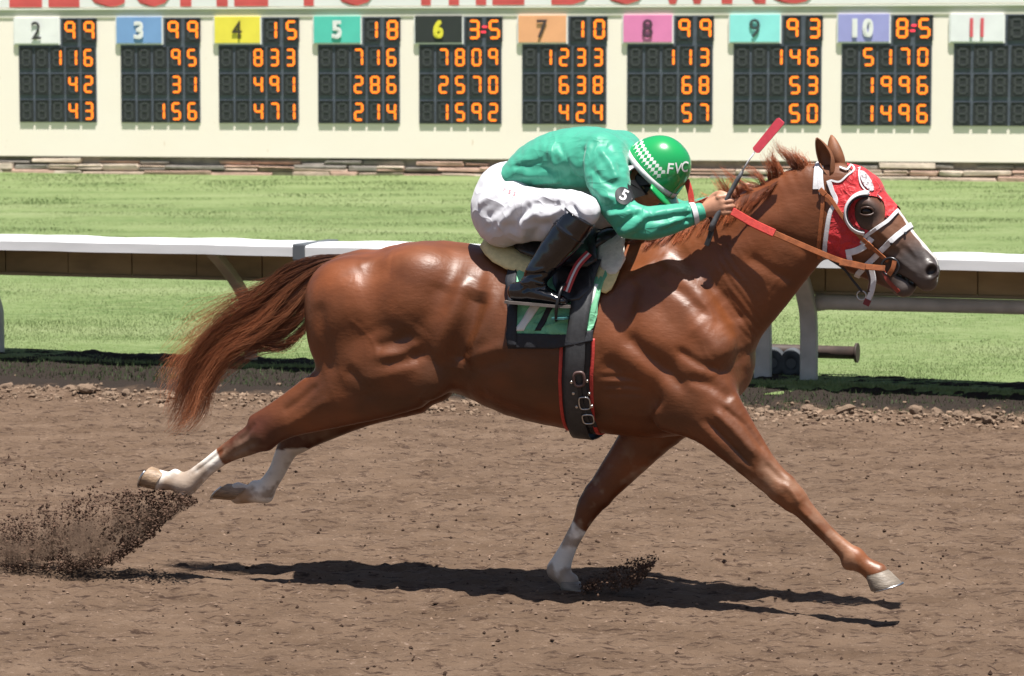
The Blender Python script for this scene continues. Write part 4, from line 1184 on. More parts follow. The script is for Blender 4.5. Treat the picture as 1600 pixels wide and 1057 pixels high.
def free_strap(name, pts, wpx, mt, parent, thick=.004, face=(0, -1, 0)):
    pos = catmull([P(*p) for p in pts], 6); nor = []
    for i in range(len(pos)):
        t = pos[min(i + 1, len(pos) - 1)] - pos[max(i - 1, 0)]; t /= np.linalg.norm(t) + 1e-9
        f = np.array(face, float); f -= (f @ t) * t; nor.append(f / np.linalg.norm(f))
    V, F = strip_mesh(pos, nor, wpx * M, 0, thick)
    return link(bpy.data.objects.new(name, mesh_py(name, V, F)), parent, mt)
def ring_strap(name, a, b, wpx, mt, parent, off=.003, thick=.004, n=40, lc=0.0, bvh=None):
    """a band right round the head or body in the plane through photo points a-b and the lateral axis"""
    A, B = P(*a, lc), P(*b, lc); c = (A + B) / 2; e = (A - B) / np.linalg.norm(A - B); y = np.array([0, 1.0, 0])
    pos = []; nor = []
    for k in range(n + 1):
        t = 2 * math.pi * k / n; d = e * math.cos(t) + y * math.sin(t)
        h = (bvh or HB).ray_cast(Vector(c + d * .5), Vector(-d))
        if h[0] is None: continue
        pos.append(np.array(h[0])); nor.append(np.array(h[1]))
    pos[-1] = pos[0]; nor[-1] = nor[0]
    V, F = strip_mesh(pos, nor, wpx * M, off, thick)
    return link(bpy.data.objects.new(name, mesh_py(name, V, F)), parent, mt)

m_leather = mat('tan_leather', (.26, .080, .026), rough=.42, var=.25, vscale=50, bump=.0006, bscale=200)
m_dleather = mat('dark_leather', (.05, .018, .012), rough=.4, var=.3, vscale=40, bump=.0006, bscale=200)
m_redrub = mat('red_rubber', (.50, .045, .035), rough=.55, var=.15, vscale=60, bump=.0012, bscale=140)
m_white = mat('white_nylon', (.58, .58, .60), rough=.55, var=.1, vscale=60, bump=.0004, bscale=300)
m_redcloth = mat('red_cloth', (.50, .016, .022), rough=.6, sheen=.2, var=.12, vscale=25, bump=.001, bscale=200, crease=.012, cscale=16)
m_black = mat('black_web', (.016, .016, .018), rough=.6, var=.3, vscale=80, bump=.0005, bscale=300)
m_gear_dark = mat('cup_lining', (.02, .022, .028), rough=.3)

# ---- blinker hood
hood = empty('blinker_hood', matrix=HMAT); tag(hood, 'red cloth racing hood with white trim and eye cups over the horse face', 'blinkers')
hood_px = [(1297, 283), (1311, 286), (1331, 268), (1310, 251), (1328, 245), (1350, 252), (1375, 290), (1399, 330), (1357, 367), (1350, 378), (1324, 403), (1294, 401), (1297, 362), (1300, 332), (1308, 316)]
poly = np.array([P(u, v, -.05)[[0, 2]] for u, v in hood_px])
def inside(px, pz, poly):
    c = np.zeros(px.shape, bool); n = len(poly)
    for i in range(n):
        x1, z1 = poly[i]; x2, z2 = poly[(i + 1) % n]
        m = ((z1 > pz) != (z2 > pz)) & (px < (x2 - x1) * (pz - z1) / (z2 - z1 + 1e-12) + x1); c ^= m
    return c
ec = P(1357, 334, -.09)
er = ((HV[:, 0] - ec[0]) / (20.5 * M)) ** 2 + ((HV[:, 2] - ec[2]) / (24.5 * M)) ** 2
inn = inside(HV[:, 0], HV[:, 2], poly) & ~((er < 1) & (np.abs(HV[:, 1]) > .03)) & (HV[:, 2] > .9)
fm = inn[HQ].sum(1) >= 3
hq = HQ[fm]; used, inv = np.unique(hq, return_inverse=True); hq = inv.reshape(-1, 4)
hv = HV[used].copy(); hn = HN[used]
# snap the ragged edge onto the drawn outline
cntE = {}
for q in hq:
    for i in range(4):
        e = (min(q[i], q[(i + 1) % 4]), max(q[i], q[(i + 1) % 4])); cntE[e] = cntE.get(e, 0) + 1
bv = np.unique(np.array([e for e, c in cntE.items() if c == 1]).ravel())
pc = np.vstack([poly, poly[:1]])
for i in bv:
    x, z = hv[i, 0], hv[i, 2]
    if ((x - ec[0]) / (20.5 * M)) ** 2 + ((z - ec[2]) / (24.5 * M)) ** 2 < 1.5:
        a = math.atan2((z - ec[2]) / 24.5, (x - ec[0]) / 20.5); hv[i, 0] = ec[0] + 20.5 * M * math.cos(a); hv[i, 2] = ec[2] + 24.5 * M * math.sin(a); continue
    best = None
    for j in range(len(poly)):
        p0, p1 = pc[j], pc[j + 1]; dd = p1 - p0; t = np.clip(((x - p0[0]) * dd[0] + (z - p0[1]) * dd[1]) / (dd @ dd), 0, 1)
        qn = p0 + t * dd; di = np.hypot(*(qn - [x, z]))
        if best is None or di < best[0]: best = (di, qn)
    if best[0] < .012: hv[i, 0], hv[i, 2] = best[1]
wr = fbm(hv[:, 0] * 22, hv[:, 1] * 14, hv[:, 2] * 30, 3, 21)
pu = np.sin((hv[:, 0] * .5 + hv[:, 2]) * 120 + wr * 2) * np.clip((P(1310, 350, 0)[2] - hv[:, 2]) / .05, 0, 1)
hv = hv + hn * (.006 + .0022 * wr + .0022 * pu)[:, None]
hoodc = link(bpy.data.objects.new('hood_cloth', mesh_np('hood_cloth', hv, hq)), hood, m_redcloth)
HOODB = BVHTree.FromPolygons([Vector(v) for v in hv], hq.tolist())
for side in (-1, 1):
    lz = .07 * side
    strap('hood_trim', [(1397, 331), (1385, 346), (1370, 357), (1354, 368), (1346, 380)], 5.5, m_white, hood, off=.005, l=lz, side=side)
    strap('hood_trim', [(1294, 283), (1300, 298), (1307, 316), (1299, 332), (1293, 362), (1287, 402)], 7, m_white, hood, off=.005, l=lz, side=side)
    strap('hood_trim', [(1298, 283), (1311, 285), (1322, 276), (1331, 267), (1320, 257), (1310, 251)], 3, m_white, hood, off=.006, thick=.003, l=lz, side=side)
    # eye cup: half bowl standing off the hood behind the eye
    V = []; F = []; cc = P(1352, 334, side * .085); nA = 22; nR = 6
    for i in range(nA + 1):
        a = R(80 + (268 - 80) * i / nA)
        for j in range(nR + 1):
            f = j / nR; rr = (33 - 6.0 * f ** 1.6) * M; hgt = .040 * math.sin(f * math.pi / 2) * (math.sin(math.pi * (i + .6) / (nA + 1.2)) ** .5)
            V.append(np.array([cc[0] + rr * math.cos(a) * .95, side * (.078 + hgt), cc[2] + rr * math.sin(a)]))
    for i in range(nA):
        for j in range(nR): q = i * (nR + 1) + j; F.append((q, q + 1, q + nR + 2, q + nR + 1))
    cup = link(bpy.data.objects.new('eye_cup', mesh_py('eye_cup', V, F, True)), hood, m_white)
    md = cup.modifiers.new('thickness', 'SOLIDIFY'); md.thickness = .004; md.offset = 0
    V2 = [np.array([cc[0] + (v[0] - cc[0]) * .90, v[1] - side * .002, cc[2] + (v[2] - cc[2]) * .90]) for v in V]
    lin = link(bpy.data.objects.new('cup_lining', mesh_py('cup_lining', V2, F, True)), cup, m_gear_dark)
# embroidered badge on the forehead
bp_, bn_ = on_horse([(1346, 268), (1356, 283), (1366, 298)], l=-.03, bvh=HOODB)
V, F = strip_mesh(bp_, bn_, [.012 + .022 * math.sin(math.pi * (i + .5) / len(bp_)) for i in range(len(bp_))], .003, .002)
m_badge = mat('badge_thread', (.45, .40, .42), rough=.7, var=.9, vscale=120)
link(bpy.data.objects.new('badge', mesh_py('badge', V, F)), hood, m_badge)
strap('badge_edge', [(1341, 260), (1346, 285), (1358, 301), (1374, 313)], 2.2, m_white, hood, off=.004, thick=.002, l=-.04, bvh=HOODB)

# ---- bridle
bridle = empty('bridle', matrix=HMAT); tag(bridle, 'tan leather racing bridle with white noseband and long red grip reins', 'bridle')
for side in (-1, 1):
    lz = .08 * side
    strap('cheekpiece', [(1284, 302), (1298, 312), (1318, 338), (1345, 370), (1366, 390), (1386, 408)], 6, m_leather, bridle, off=.012, l=lz, side=side)
    strap('throat_latch', [(1285, 302), (1285, 325), (1282, 355), (1278, 385), (1276, 404)], 6, m_leather, bridle, off=.004, l=lz, side=side)
    strap('crown_strap', [(1277, 262), (1279, 278), (1284, 304)], 9, m_white, bridle, off=.004, l=lz, side=side)
    strap('keeper', [(1281, 297), (1289, 305)], 8, m_leather, bridle, off=.013, thick=.005, l=lz, side=side)
    strap('buckle', [(1353, 379), (1360, 386)], 9, m_leather, bridle, off=.014, thick=.006, l=lz, side=side)
    # bit ring
    c = P(1391, 417, side * .062)
    MB().tube([c + np.array([.032 * math.cos(a), 0, .032 * math.sin(a)]) for a in np.linspace(0, 2 * math.pi, 25)], .0045, 8, caps=False).build('bit_ring', m_steel if False else mat('blued_steel', (.06, .06, .065), rough=.3, metal=.8), bridle)
    free_strap('bit_strap', [(1398, 408, side * .066), (1395, 420, side * .07), (1389, 430, side * .066)], 7, m_leather, bridle)
    free_strap('lip_strap', [(1380, 424, side * .06), (1387, 438, side * .06), (1397, 449, side * .05), (1404, 456, side * .035)], 6, m_dleather if side > 0 else mat('oxblood_leather', (.22, .035, .025), rough=.4, var=.2), bridle)
ring_strap('noseband', (1420, 355), (1368, 404), 8.5, m_white, bridle, off=.004)
for u, v in ((1411, 366), (1394, 380)):
    p_, n_ = on_horse([(u, v), (u + 1, v)], l=-.06)
    MB().tube([p_[0] + n_[0] * .006, p_[0] + n_[0] * .011], .005, 10).build('stud', m_gear_dark, bridle)
# crown over the poll
cr = []; cn = []
for a in np.linspace(-80, 80, 15):
    c = P(1285, 300, 0); d = np.array([-.12, math.sin(R(a)), math.cos(R(a))]); h = HB.ray_cast(Vector(c + d * .4), Vector(-d / np.linalg.norm(d)))
    if h[0] is not None: cr.append(np.array(h[0])); cn.append(np.array(h[1]))
V, F = strip_mesh(cr, cn, .022, .003, .004); link(bpy.data.objects.new('crownpiece', mesh_py('crownpiece', V, F)), bridle, m_white)
# chin straps and buckles, white
free_strap('chin_strap', [(1322, 396, -.075), (1338, 392, -.075), (1352, 384, -.074), (1362, 372, -.07)], 10, m_white, bridle)
free_strap('chin_loop', [(1326, 398, -.076), (1328, 408, -.076), (1330, 416, -.07)], 8, m_white, bridle)
free_strap('drop_strap', [(1362, 422, -.055), (1365, 438, -.05), (1362, 456, -.045), (1356, 470, -.04)], 8, m_white, bridle, thick=.007)
free_strap('drop_strap', [(1354, 420, -.05), (1360, 438, -.05), (1357, 456, -.048)], 5, m_dleather, bridle)
free_strap('strap_end', [(1357, 468, -.042), (1353, 477, -.042)], 10, mat('maroon_tape', (.16, .015, .02), rough=.5), bridle, thick=.009)
free_strap('martingale', [(1296, 405, -.05), (1318, 420, -.045), (1334, 440, -.04), (1347, 456, -.035)], 3.5, m_black, bridle)
c = P(1346, 462, -.035)
MB().tube([c + np.array([.017 * math.cos(a), 0, .017 * math.sin(a)]) for a in np.linspace(0, 2 * math.pi, 20)], .0025, 6, caps=False).build('martingale_ring', m_steel, bridle)
# reins
free_strap('rein', [(1206, 363, -.128), (1240, 378, -.118), (1275, 393, -.108), (1310, 407, -.092), (1345, 416, -.08), (1383, 420, -.068)], 8.5, m_leather, bridle, thick=.006, face=(0, -1, .25))
free_strap('rein_grip', [(1128, 322, -.145), (1150, 334, -.142), (1180, 351, -.135), (1210, 365, -.127)], 12, m_redrub, bridle, thick=.009, face=(0, -1, .3))
free_strap('rein_stitching', [(1312, 410, -.096), (1330, 413, -.089), (1352, 418, -.081)], 10, m_leather, bridle, thick=.008, face=(0, -1, .25))
free_strap('rein', [(1240, 345, .12), (1300, 385, .10), (1345, 408, .08), (1383, 414, .068)], 8.5, m_leather, bridle, thick=.006, face=(0, 1, .25))
free_strap('rein_grip', [(1140, 305, .13), (1170, 315, .14), (1210, 332, .13), (1242, 346, .12)], 12, m_redrub, bridle, thick=.009, face=(0, 1, .3))
free_strap('rein_bight', [(1128, 318, -.12), (1112, 312, -.06), (1094, 318, -.01), (1083, 322, .02), (1079, 302, .03), (1073, 282, .04)], 9, m_redrub, bridle, thick=.009)

# ---- saddle, pads, cloth and girths: patches laid round the barrel
def barrel_pt(u, ang, off=0.0, bvh=None):
    c = P(u, 530, -.27 * abs(math.sin(ang))) * [1, 0, 1]; d = np.array([0, -math.sin(ang), math.cos(ang)])
    h = HB.ray_cast(Vector(c), Vector(d))
    p = np.array(h[0]); n = np.array(h[1])
    if n @ d < 0: n = -n
    return p + n * off, n
def wrap_patch(name, rows, mt, parent, off, thick, na=40, ripple=0.0, seed=0, lo=None, colfn=None, puff=False):
    """rows: (u, from_angle, to_angle) in degrees, negative = far side; u may be a function of the angle"""
    V = []; F = []; nr = len(rows); C_ = []
    for i, (u, a0, a1) in enumerate(rows):
        for k in range(na + 1):
            a = R(a0 + (a1 - a0) * k / na)
            uu = u(math.degrees(a)) if callable(u) else u
            p, n = barrel_pt(uu, a)
            rp = ripple * (vnoise(np.array([uu * .06 + 7 * seed]), np.array([a * 5.0]), None, seed)[0] + .6 * vnoise(np.array([uu * .14]), np.array([a * 9.0]), None, seed + 4)[0])
            edge = 1.0
            if puff:
                fi = i / (nr - 1); fk = k / na
                edge = min(1, (min(fi, 1 - fi) * 4 + .05)) ** .5 * min(1, (min(fk, 1 - fk) * 10 + .05)) ** .5
            V.append(p + n * (off + rp + thick * edge))
            C_.append((uu, math.degrees(a)))
    for i in range(nr - 1):
        for k in range(na): q = i * (na + 1) + k; F.append((q, q + na + 1, q + na + 2, q + 1))
    me = mesh_py(name, V, F, True)
    o = link(bpy.data.objects.new(name, me), parent, mt)
    md = o.modifiers.new('thickness', 'SOLIDIFY'); md.thickness = thick + .004; md.offset = -1
    return o, C_
m_green = mat('green_saddle_cloth', (.15, .44, .25), rough=.65, sheen=.2, var=.12, vscale=25, bump=.001, bscale=30, crease=.018, cscale=8)
m_navy = mat('navy_binding', (.012, .013, .018), rough=.7, var=.2, vscale=60, bump=.001, bscale=120)
m_foam = mat('yellow_foam', (.72, .60, .30), rough=.8, var=.1, vscale=60, bump=.001, bscale=140)
m_fleece = mat('white_fleece', (.74, .70, .62), rough=.9, var=.1, vscale=50, bump=.006, bscale=60)
m_grey_web = mat('grey_elastic', (.034, .035, .038), rough=.55, var=.2, vscale=70, bump=.0006, bscale=250)
m_sleather = mat('black_saddle_leather', (.018, .018, .02), rough=.28, var=.3, vscale=40, bump=.0005, bscale=150)

cloth = empty('saddle_cloth', matrix=HMAT); tag(cloth, 'green saddle cloth with dark navy edging hanging under the saddle and girth', 'saddle cloth')
def U(a): return a
edge_near = [(800, 97), (820, 98), (845, 99), (868, 99), (890, 98), (905, 96), (922, 92), (926, 88)]
rows = []
for u in np.linspace(806, 950, 30):
    A = np.interp(u, [806, 868, 900, 924, 934, 944, 950], [86, 87, 87, 84, 60, 42, 36])
    top = 20 if u < 935 else 12
    rows.append((u, top, A))
wrap_patch('cloth', rows, m_green, cloth, .014, .003, na=40, ripple=.011, seed=2)
wrap_patch('cloth', [(u, -a, -b) for u, a, b in rows], m_green, cloth, .014, .003, na=40, ripple=.011, seed=3)
for sg in (1, -1):
    b1 = [(u, sg * (np.interp(u, [797, 868, 900, 925], [86, 87, 87, 84]) - .5), sg * (np.interp(u, [797, 868, 900, 925], [96.5, 97, 95, 92]))) for u in np.linspace(799, 925, 26)]
    wrap_patch('edging', b1, m_navy, cloth, .016, .004, na=8, ripple=.006, seed=2)
    b2 = [(u, sg * 30, sg * (96 if u > 799 else 94)) for u in np.linspace(797, 812, 5)]
    wrap_patch('edging', b2, m_navy, cloth, .019, .004, na=24, ripple=.006, seed=2)
m_wstripe = mat('white_print', (.68, .70, .68), rough=.7, sheen=.2)
b3 = [((lambda a, o=o: 842 + o - (a - 62) * 1.25), 60, 84) for o in np.linspace(-6, 8, 5)]
wrap_patch('white_stripe', b3, m_wstripe, cloth, .0215, .001, na=14, ripple=.007, seed=2)

b4 = [((lambda a, o=o: 866 + o - (a - 62) * 1.0), 58, 84) for o in np.linspace(-5, 5, 4)]
wrap_patch('dark_stripe', b4, m_navy, cloth, .0215, .001, na=14, ripple=.007, seed=2)
b5 = [((lambda a, o=o: 933 + o - (a - 45) * .75), 44, 82) for o in np.linspace(-3, 3, 3)]
wrap_patch('white_stripe', b5, m_wstripe, cloth, .0205, .001, na=14, ripple=.007, seed=2)
pad = empty('saddle_pad', matrix=HMAT); tag(pad, 'pale yellow foam pad with white fleece front under the racing saddle', 'saddle pad')
wrap_patch('foam', [(u, -A, A) for u, A in ((758, 10), (766, 19), (778, 27), (795, 33), (815, 36), (840, 37), (870, 36))], m_foam, pad, .008, .015, na=30, puff=True)
wrap_patch('front_foam', [(u, -A, A) for u, A in ((930, 44), (938, 49), (946, 50), (954, 46), (962, 38), (968, 30))], m_foam, pad, .006, .008, na=34, puff=True)
wrap_patch('fleece', [(u, -A, A) for u, A in ((938, 24), (946, 30), (955, 34), (964, 33), (972, 28), (978, 20))], m_fleece, pad, .012, .009, na=34, puff=True, ripple=.004, seed=8)

saddle = empty('racing_saddle', matrix=HMAT); tag(saddle, 'small black leather racing saddle under the jockey with a hanging stirrup', 'saddle')
wrap_patch('seat', [(u, -A, A) for u, A in ((812, 14), (822, 22), (840, 26), (870, 30), (900, 34), (922, 34), (936, 28))], m_sleather, saddle, .042, .02, na=26, puff=True)
wrap_patch('flap', [(u, 28, A) for u, A in ((868, 48), (878, 58), (892, 62), (908, 60), (922, 52), (930, 44))], m_sleather, saddle, .034, .004, na=14)
wrap_patch('flap', [(u, -28, -A) for u, A in ((868, 48), (878, 58), (892, 62), (908, 60), (922, 52), (930, 44))], m_sleather, saddle, .034, .004, na=14)
PF = Field(P(900, 420, 0) - [.05, .2, .05], P(960, 350, 0) + [.1, .2, .12], .005)
PF.chain([(915, 396, -.05, 11, .05), (938, 380, -.03, 14, .05), (950, 374, 0, 14, .05)], k=.02)
PF.chain([(915, 396, .05, 11, .05), (938, 380, .03, 14, .05), (950, 374, 0, 14, .05)], k=.02)
pv, pq = PF.mesh(); link(bpy.data.objects.new('pommel', mesh_np('pommel', pv, pq)), saddle, m_sleather)
def ovg(a): return np.interp(abs(a), [0, 25, 45, 65, 90, 120, 150, 180], [940, 930, 916, 908, 901, 902, 908, 916])
girth = empty('girth', matrix=HMAT); tag(girth, 'black girth with red edges buckled round the horse belly behind the elbow', 'girth')
wrap_patch('overgirth', [((lambda a, o=o: ovg(a) + o), 22, 338) for o in np.linspace(-14, 15, 7)], m_grey_web, girth, .043, .003, na=110) if False else None
def gofs(a): return .034 if a < 70 else (.034 - .014 * min(1, (a - 70) / 25))
def girth_band(name, hw, mt, a0, a1, off, shift=0, na=90, thick=.004):
    V = []; F = []; cols = 5
    for k in range(na + 1):
        a = a0 + (a1 - a0) * k / na
        aa = a if a <= 180 else 360 - a
        for j in range(cols):
            o = -hw + 2 * hw * j / (cols - 1)
            p, n = barrel_pt(ovg(aa) + shift + o, R(a))
            V.append(p + n * (off + (gofs(aa) if off > 0.0099 else 0)))
    for k in range(na):
        for j in range(cols - 1): q = k * cols + j; F.append((q, q + 1, q + cols + 1, q + cols))
    o = link(bpy.data.objects.new(name, mesh_py(name, V, F, True)), girth, mt)
    md = o.modifiers.new('thickness', 'SOLIDIFY'); md.thickness = thick; md.offset = 1
    return o
girth_band('overgirth', 14, m_grey_web, 24, 336, .0101)
girth_band('girth_web', 22, m_black, 90, 270, .006)
for o_ in (-23.5, 23.5):
    girth_band('red_edge', 2.6, m_redrub, 90, 270, .007, shift=o_, thick=.009)
for (u, v) in ((889, 595), (912, 594), (890, 612), (913, 613), (892, 632), (914, 632)):
    q = P(u, v, -.3); h = HB.ray_cast(Vector((q[0], -.8, q[2])), Vector((0, 1, 0))); p = np.array(h[0]); n = np.array(h[1])
    MB().tube([p + n * .02, p + n * .034], .005, 8).build('stud', m_steel, girth)
def loop_on(u, v, ru, rv, mt, name, r=.004, lift=.037):
    pts = []
    for a in np.linspace(0, 2 * math.pi, 21):
        q = P(u + ru * math.copysign(abs(math.cos(a)) ** .6, math.cos(a)), v + rv * math.copysign(abs(math.sin(a)) ** .6, math.sin(a)), -.3)
        h = HB.ray_cast(Vector((q[0], -.8, q[2])), Vector((0, 1, 0))); pts.append(np.array(h[0]) + np.array(h[1]) * lift)
    return MB().tube(pts, r, 8, caps=False).build(name, mt, girth)
loop_on(901, 590, 8, 10, mat('brown_keeper', (.09, .05, .045), rough=.45), 'keeper', .006)
loop_on(905, 626, 8, 9, m_steel, 'buckle', .0028); loop_on(906, 650, 8, 7, m_steel, 'buckle', .0028)
for dv in ((-4, 606), (3, 606)):
    pos, nor = on_horse([(904 + dv[0], 598), (905 + dv[0], 630), (910 + dv[0], 664)], l=-.3)
    V, F = strip_mesh(pos, nor, .016, .030, .004); link(bpy.data.objects.new('billet', mesh_py('billet', V, F)), girth, m_black)
# stirrup leather and iron
m_redwhite = mat('red_strap', (.40, .03, .03), rough=.5)
free_strap('stirrup_leather', [(920, 396, -.235), (905, 412, -.265), (895, 430, -.285), (885, 456, -.30)], 11, m_redwhite, saddle)
free_strap('stirrup_stitching', [(920, 396, -.240), (905, 412, -.271), (895, 430, -.291), (885, 456, -.306)], 3, m_white, saddle, thick=.002)
free_strap('stirrup_leather', [(920, 396, .235), (905, 412, .265), (895, 430, .285), (885, 456, .30)], 11, m_redwhite, saddle)
for sgn in (-1, 1):
    c = P(878, 478, -.30) * [1, -sgn, 1]; pts = []
    for a in np.linspace(-.9, math.pi + .9, 22): pts.append(c + np.array([.012 * math.sin(a), .058 * math.cos(a), .005 + .075 * math.sin(a)]))
    st = MB().tube(pts, .006, 8).build('stirrup_iron', mat('black_alloy', (.03, .03, .032), rough=.35, metal=.5), saddle)
    MB().box(c + [0, 0, -.045], (.05, .095, .01), bev=.002).build('stirrup_tread', mat('teal_tread', (.03, .12, .12), rough=.5), saddle)
# ================================================================ the jockey
m_skin = mat('skin', (.42, .21, .13), rough=.5, var=.14, vscale=30, bump=.0006, bscale=160, coat=.05)
m_silk = mat('green_silk', (.045, .32, .215), rough=.47, spec=.35, sheen=.2, var=.06, vscale=6, bump=.0006, bscale=60, crease=.011, cscale=4.5, cstretch=(1.6, 1, .7))
m_breech = mat('white_breeches', (.60, .60, .64), rough=.6, var=.05, vscale=8, bump=.0006, bscale=60, sheen=.2, crease=.020, cscale=4.5, cstretch=(1, 1, .6))
m_boot = mat('black_boot', (.006, .0065, .009), rough=.13, spec=.55, var=.3, vscale=20, bump=.0006, bscale=30, coat=.5, coat_rough=.05)
m_sole = mat('boot_sole', (.13, .11, .10), rough=.6, var=.2)
LO, HI = P(730, 500, 0) - [0, .55, 0], P(1165, 185, 0) + [0, .55, 0]
# --- body: head, neck, trunk, arms and hands as one skin
BF = Field(P(760, 400, 0) * [1, 0, 1] - [.1, .42, .05], P(1160, 195, 0) * [1, 0, 1] + [.06, .42, .03], .0045)
BF.chain([(800, 300, 0, 34, .12), (850, 262, 0, 36, .12), (905, 250, 0, 40, .14), (950, 248, 0, 38, .13)], k=.03)
BF.chain([(955, 246, 0, 22, .07), (985, 258, 0, 19, .055), (1006, 272, 0, 19, .055)], k=.03)
FWD = (P(1067, 374, 0) - P(1000, 300, 0)); FWD /= np.linalg.norm(FWD)        # where the face looks: forward and down
UPW = (P(1074, 233, 0) - P(1000, 300, 0)); UPW /= np.linalg.norm(UPW)
HC = P(1020, 272, 0)
face_rot = math.atan2(FWD[2], FWD[0])
def hp(f, up, l=0.0): return HC + FWD * f + UPW * up + np.array([0, l, 0])
BF.ball(HC + UPW * .012, (.093, .074, .098), k=.02, rot=face_rot)
BF.ball(hp(.030, -.062), (.058, .056, .060), k=.03, rot=face_rot)            # jaw
BF.ball(hp(.066, -.088), (.020, .024, .018), k=.02, rot=face_rot)            # chin
BF.chain3([[*hp(.088, -.004), .010, .010], [*hp(.102, -.026), .012, .013], [*hp(.108, -.038), .012, .016], [*hp(.094, -.044), .009, .014]], k=.012)   # nose
BF.ball(hp(.088, -.062), (.012, .024, .008), k=.008, rot=face_rot)
BF.ball(hp(.085, -.073), (.012, .021, .008), k=.008, rot=face_rot)
for sg in (-1, 1):
    BF.ball(hp(.088, .002, .030 * sg), (.012, .016, .011), k=.012, sub=True, rot=face_rot)
    BF.ball(hp(.078, .002, .030 * sg), (.013, .014, .012), k=.002, rot=face_rot)
    BF.ball(hp(.080, .016, .032 * sg), (.014, .024, .007), k=.01, rot=face_rot)
    BF.ball(hp(.066, -.032, .044 * sg), (.024, .018, .022), k=.02, rot=face_rot)
    BF.ball(hp(-.006, -.020, .074 * sg), (.019, .009, .031), k=.006, rot=face_rot)   # ear
    BF.ball(hp(-.004, -.016, .083 * sg), (.010, .008, .016), k=.006, sub=True, rot=face_rot)
# arms
def lp(u, v, l, du=0): return P(u, v, l)
SH = P(950, 250, -.16); EL_ = P(988, 352, -.255); WR = P(1094, 331, -.155)
FAR = np.array([1, -1, 1.0])
BF.chain3([[*SH, .05, .05], [*((SH + EL_) / 2), .042, .042], [*EL_, .034, .034]], k=.03)
BF.chain3([[*EL_, .034, .034], [*(EL_ * .55 + WR * .45), .036, .034], [*WR, .019, .023]], k=.02)
BF.chain3([[*(SH * FAR), .05, .05], [*((SH + EL_) / 2 * FAR), .042, .042], [*(EL_ * FAR), .034, .034]], k=.03)
WR2 = WR * FAR + [.02, 0, .02]
BF.chain3([[*(EL_ * FAR), .034, .034], [*((EL_ * .55 + WR * .45) * FAR), .036, .034], [*WR2, .019, .023]], k=.02)
# hands: a fist closed round rein and whip, thumb on top
def fist(wr, kn, sg):
    """wr wrist, kn middle knuckle (3-D), sg -1 near / +1 far"""
    ax = (kn - wr) / np.linalg.norm(kn - wr); upv = np.array([0, 0, 1.0]) - ax[2] * ax; upv /= np.linalg.norm(upv)
    out = np.array([0, sg * 1.0, 0])
    L = np.linalg.norm(kn - wr)
    BF.chain3([[*wr, .022, .020], [*(wr + ax * L * .45 + out * .002), .032, .018], [*(kn - ax * .006), .037, .017]], k=.015)
    for i, (o, r, ln) in enumerate(((.030, .0098, 1.0), (.010, .0102, 1.08), (-.010, .0098, 1.0), (-.029, .0086, .84))):
        k0 = kn + upv * o - ax * (.004 if i in (1, 2) else .009) + out * .006
        k1 = k0 + ax * .028 * ln - out * .008 - upv * .004
        k2 = k1 - out * .024 * ln + ax * .002 - upv * .002
        k3 = k2 - out * .004 - ax * .024 * ln
        BF.chain3([[*k0, r * 1.08, r * 1.08], [*k1, r, r], [*k2, r * .92, r * .92], [*k3, r * .8, r * .8]], k=.004, n=3)
        BF.ball(k0, (r * 1.15, r * 1.05, r * 1.1), k=.006)
    t0 = wr + ax * L * .32 + upv * .020 - out * .012
    BF.chain3([[*t0, .015, .015], [*(t0 + ax * .034 + upv * .022 - out * .004), .0125, .0125], [*(t0 + ax * .062 + upv * .024 + out * .002), .0105, .0105], [*(t0 + ax * .082 + upv * .012 + out * .006), .009, .009]], k=.006)
KN = P(1131, 320, -.152)
fist(WR, KN, -1)
KN2 = P(1131, 320, -.152) * FAR + [.02, 0, .02]
fist(WR2, KN2, 1)
bv_, bq_ = BF.mesh(1)
person = link(bpy.data.objects.new('person', mesh_np('person', bv_, bq_)), None, m_skin)
person.matrix_world = HMAT
tag(person, 'jockey in green silks, white breeches and black boots crouched low over the horse', 'person')

# --- jacket
JF = Field(P(780, 390, 0) * [1, 0, 1] - [.05, .42, .03], P(1105, 185, 0) * [1, 0, 1] + [.05, .42, .02], .005)
JF.chain([(812, 276, 0, 27, .145), (838, 262, 0, 38, .155), (875, 252, 0, 46, .165), (915, 249, 0, 49, .18), (950, 250, 0, 45, .165), (968, 250, 0, 32, .10)], k=.03)
for f_ in (np.array([1, 1, 1.0]), FAR):
    JF.chain3([[*(P(938, 243, -.125) * f_), .09, .08], [*(P(950, 275, -.19) * f_), .082, .075], [*(P(962, 318, -.232) * f_), .068, .064], [*(P(984, 346, -.252) * f_), .061, .058]], k=.05)
    d_ = np.array([0, 0, 0]) if f_[1] > 0 else np.array([.02, 0, .02])
    JF.chain3([[*(P(984, 345, -.252) * f_), .061, .058], [*(P(1015, 349, -.235) * f_), .062, .056], [*(P(1048, 343, -.205) * f_ + d_ * .5), .055, .05], [*(P(1074, 336, -.178) * f_ + d_), .043, .041], [*(P(1084, 334, -.167) * f_ + d_), .034, .034], [*(P(1092, 332, -.158) * f_ + d_), .033, .034]], k=.02)
JF.chain([(962, 246, 0, 27, .09), (980, 254, 0, 25, .075)], k=.03)      # collar
JF.chain([(977, 253, 0, 19, .06), (998, 266, 0, 18, .055)], k=.004, sub=True)
jv, jq = JF.mesh(1); jn = normals(jv, jq)
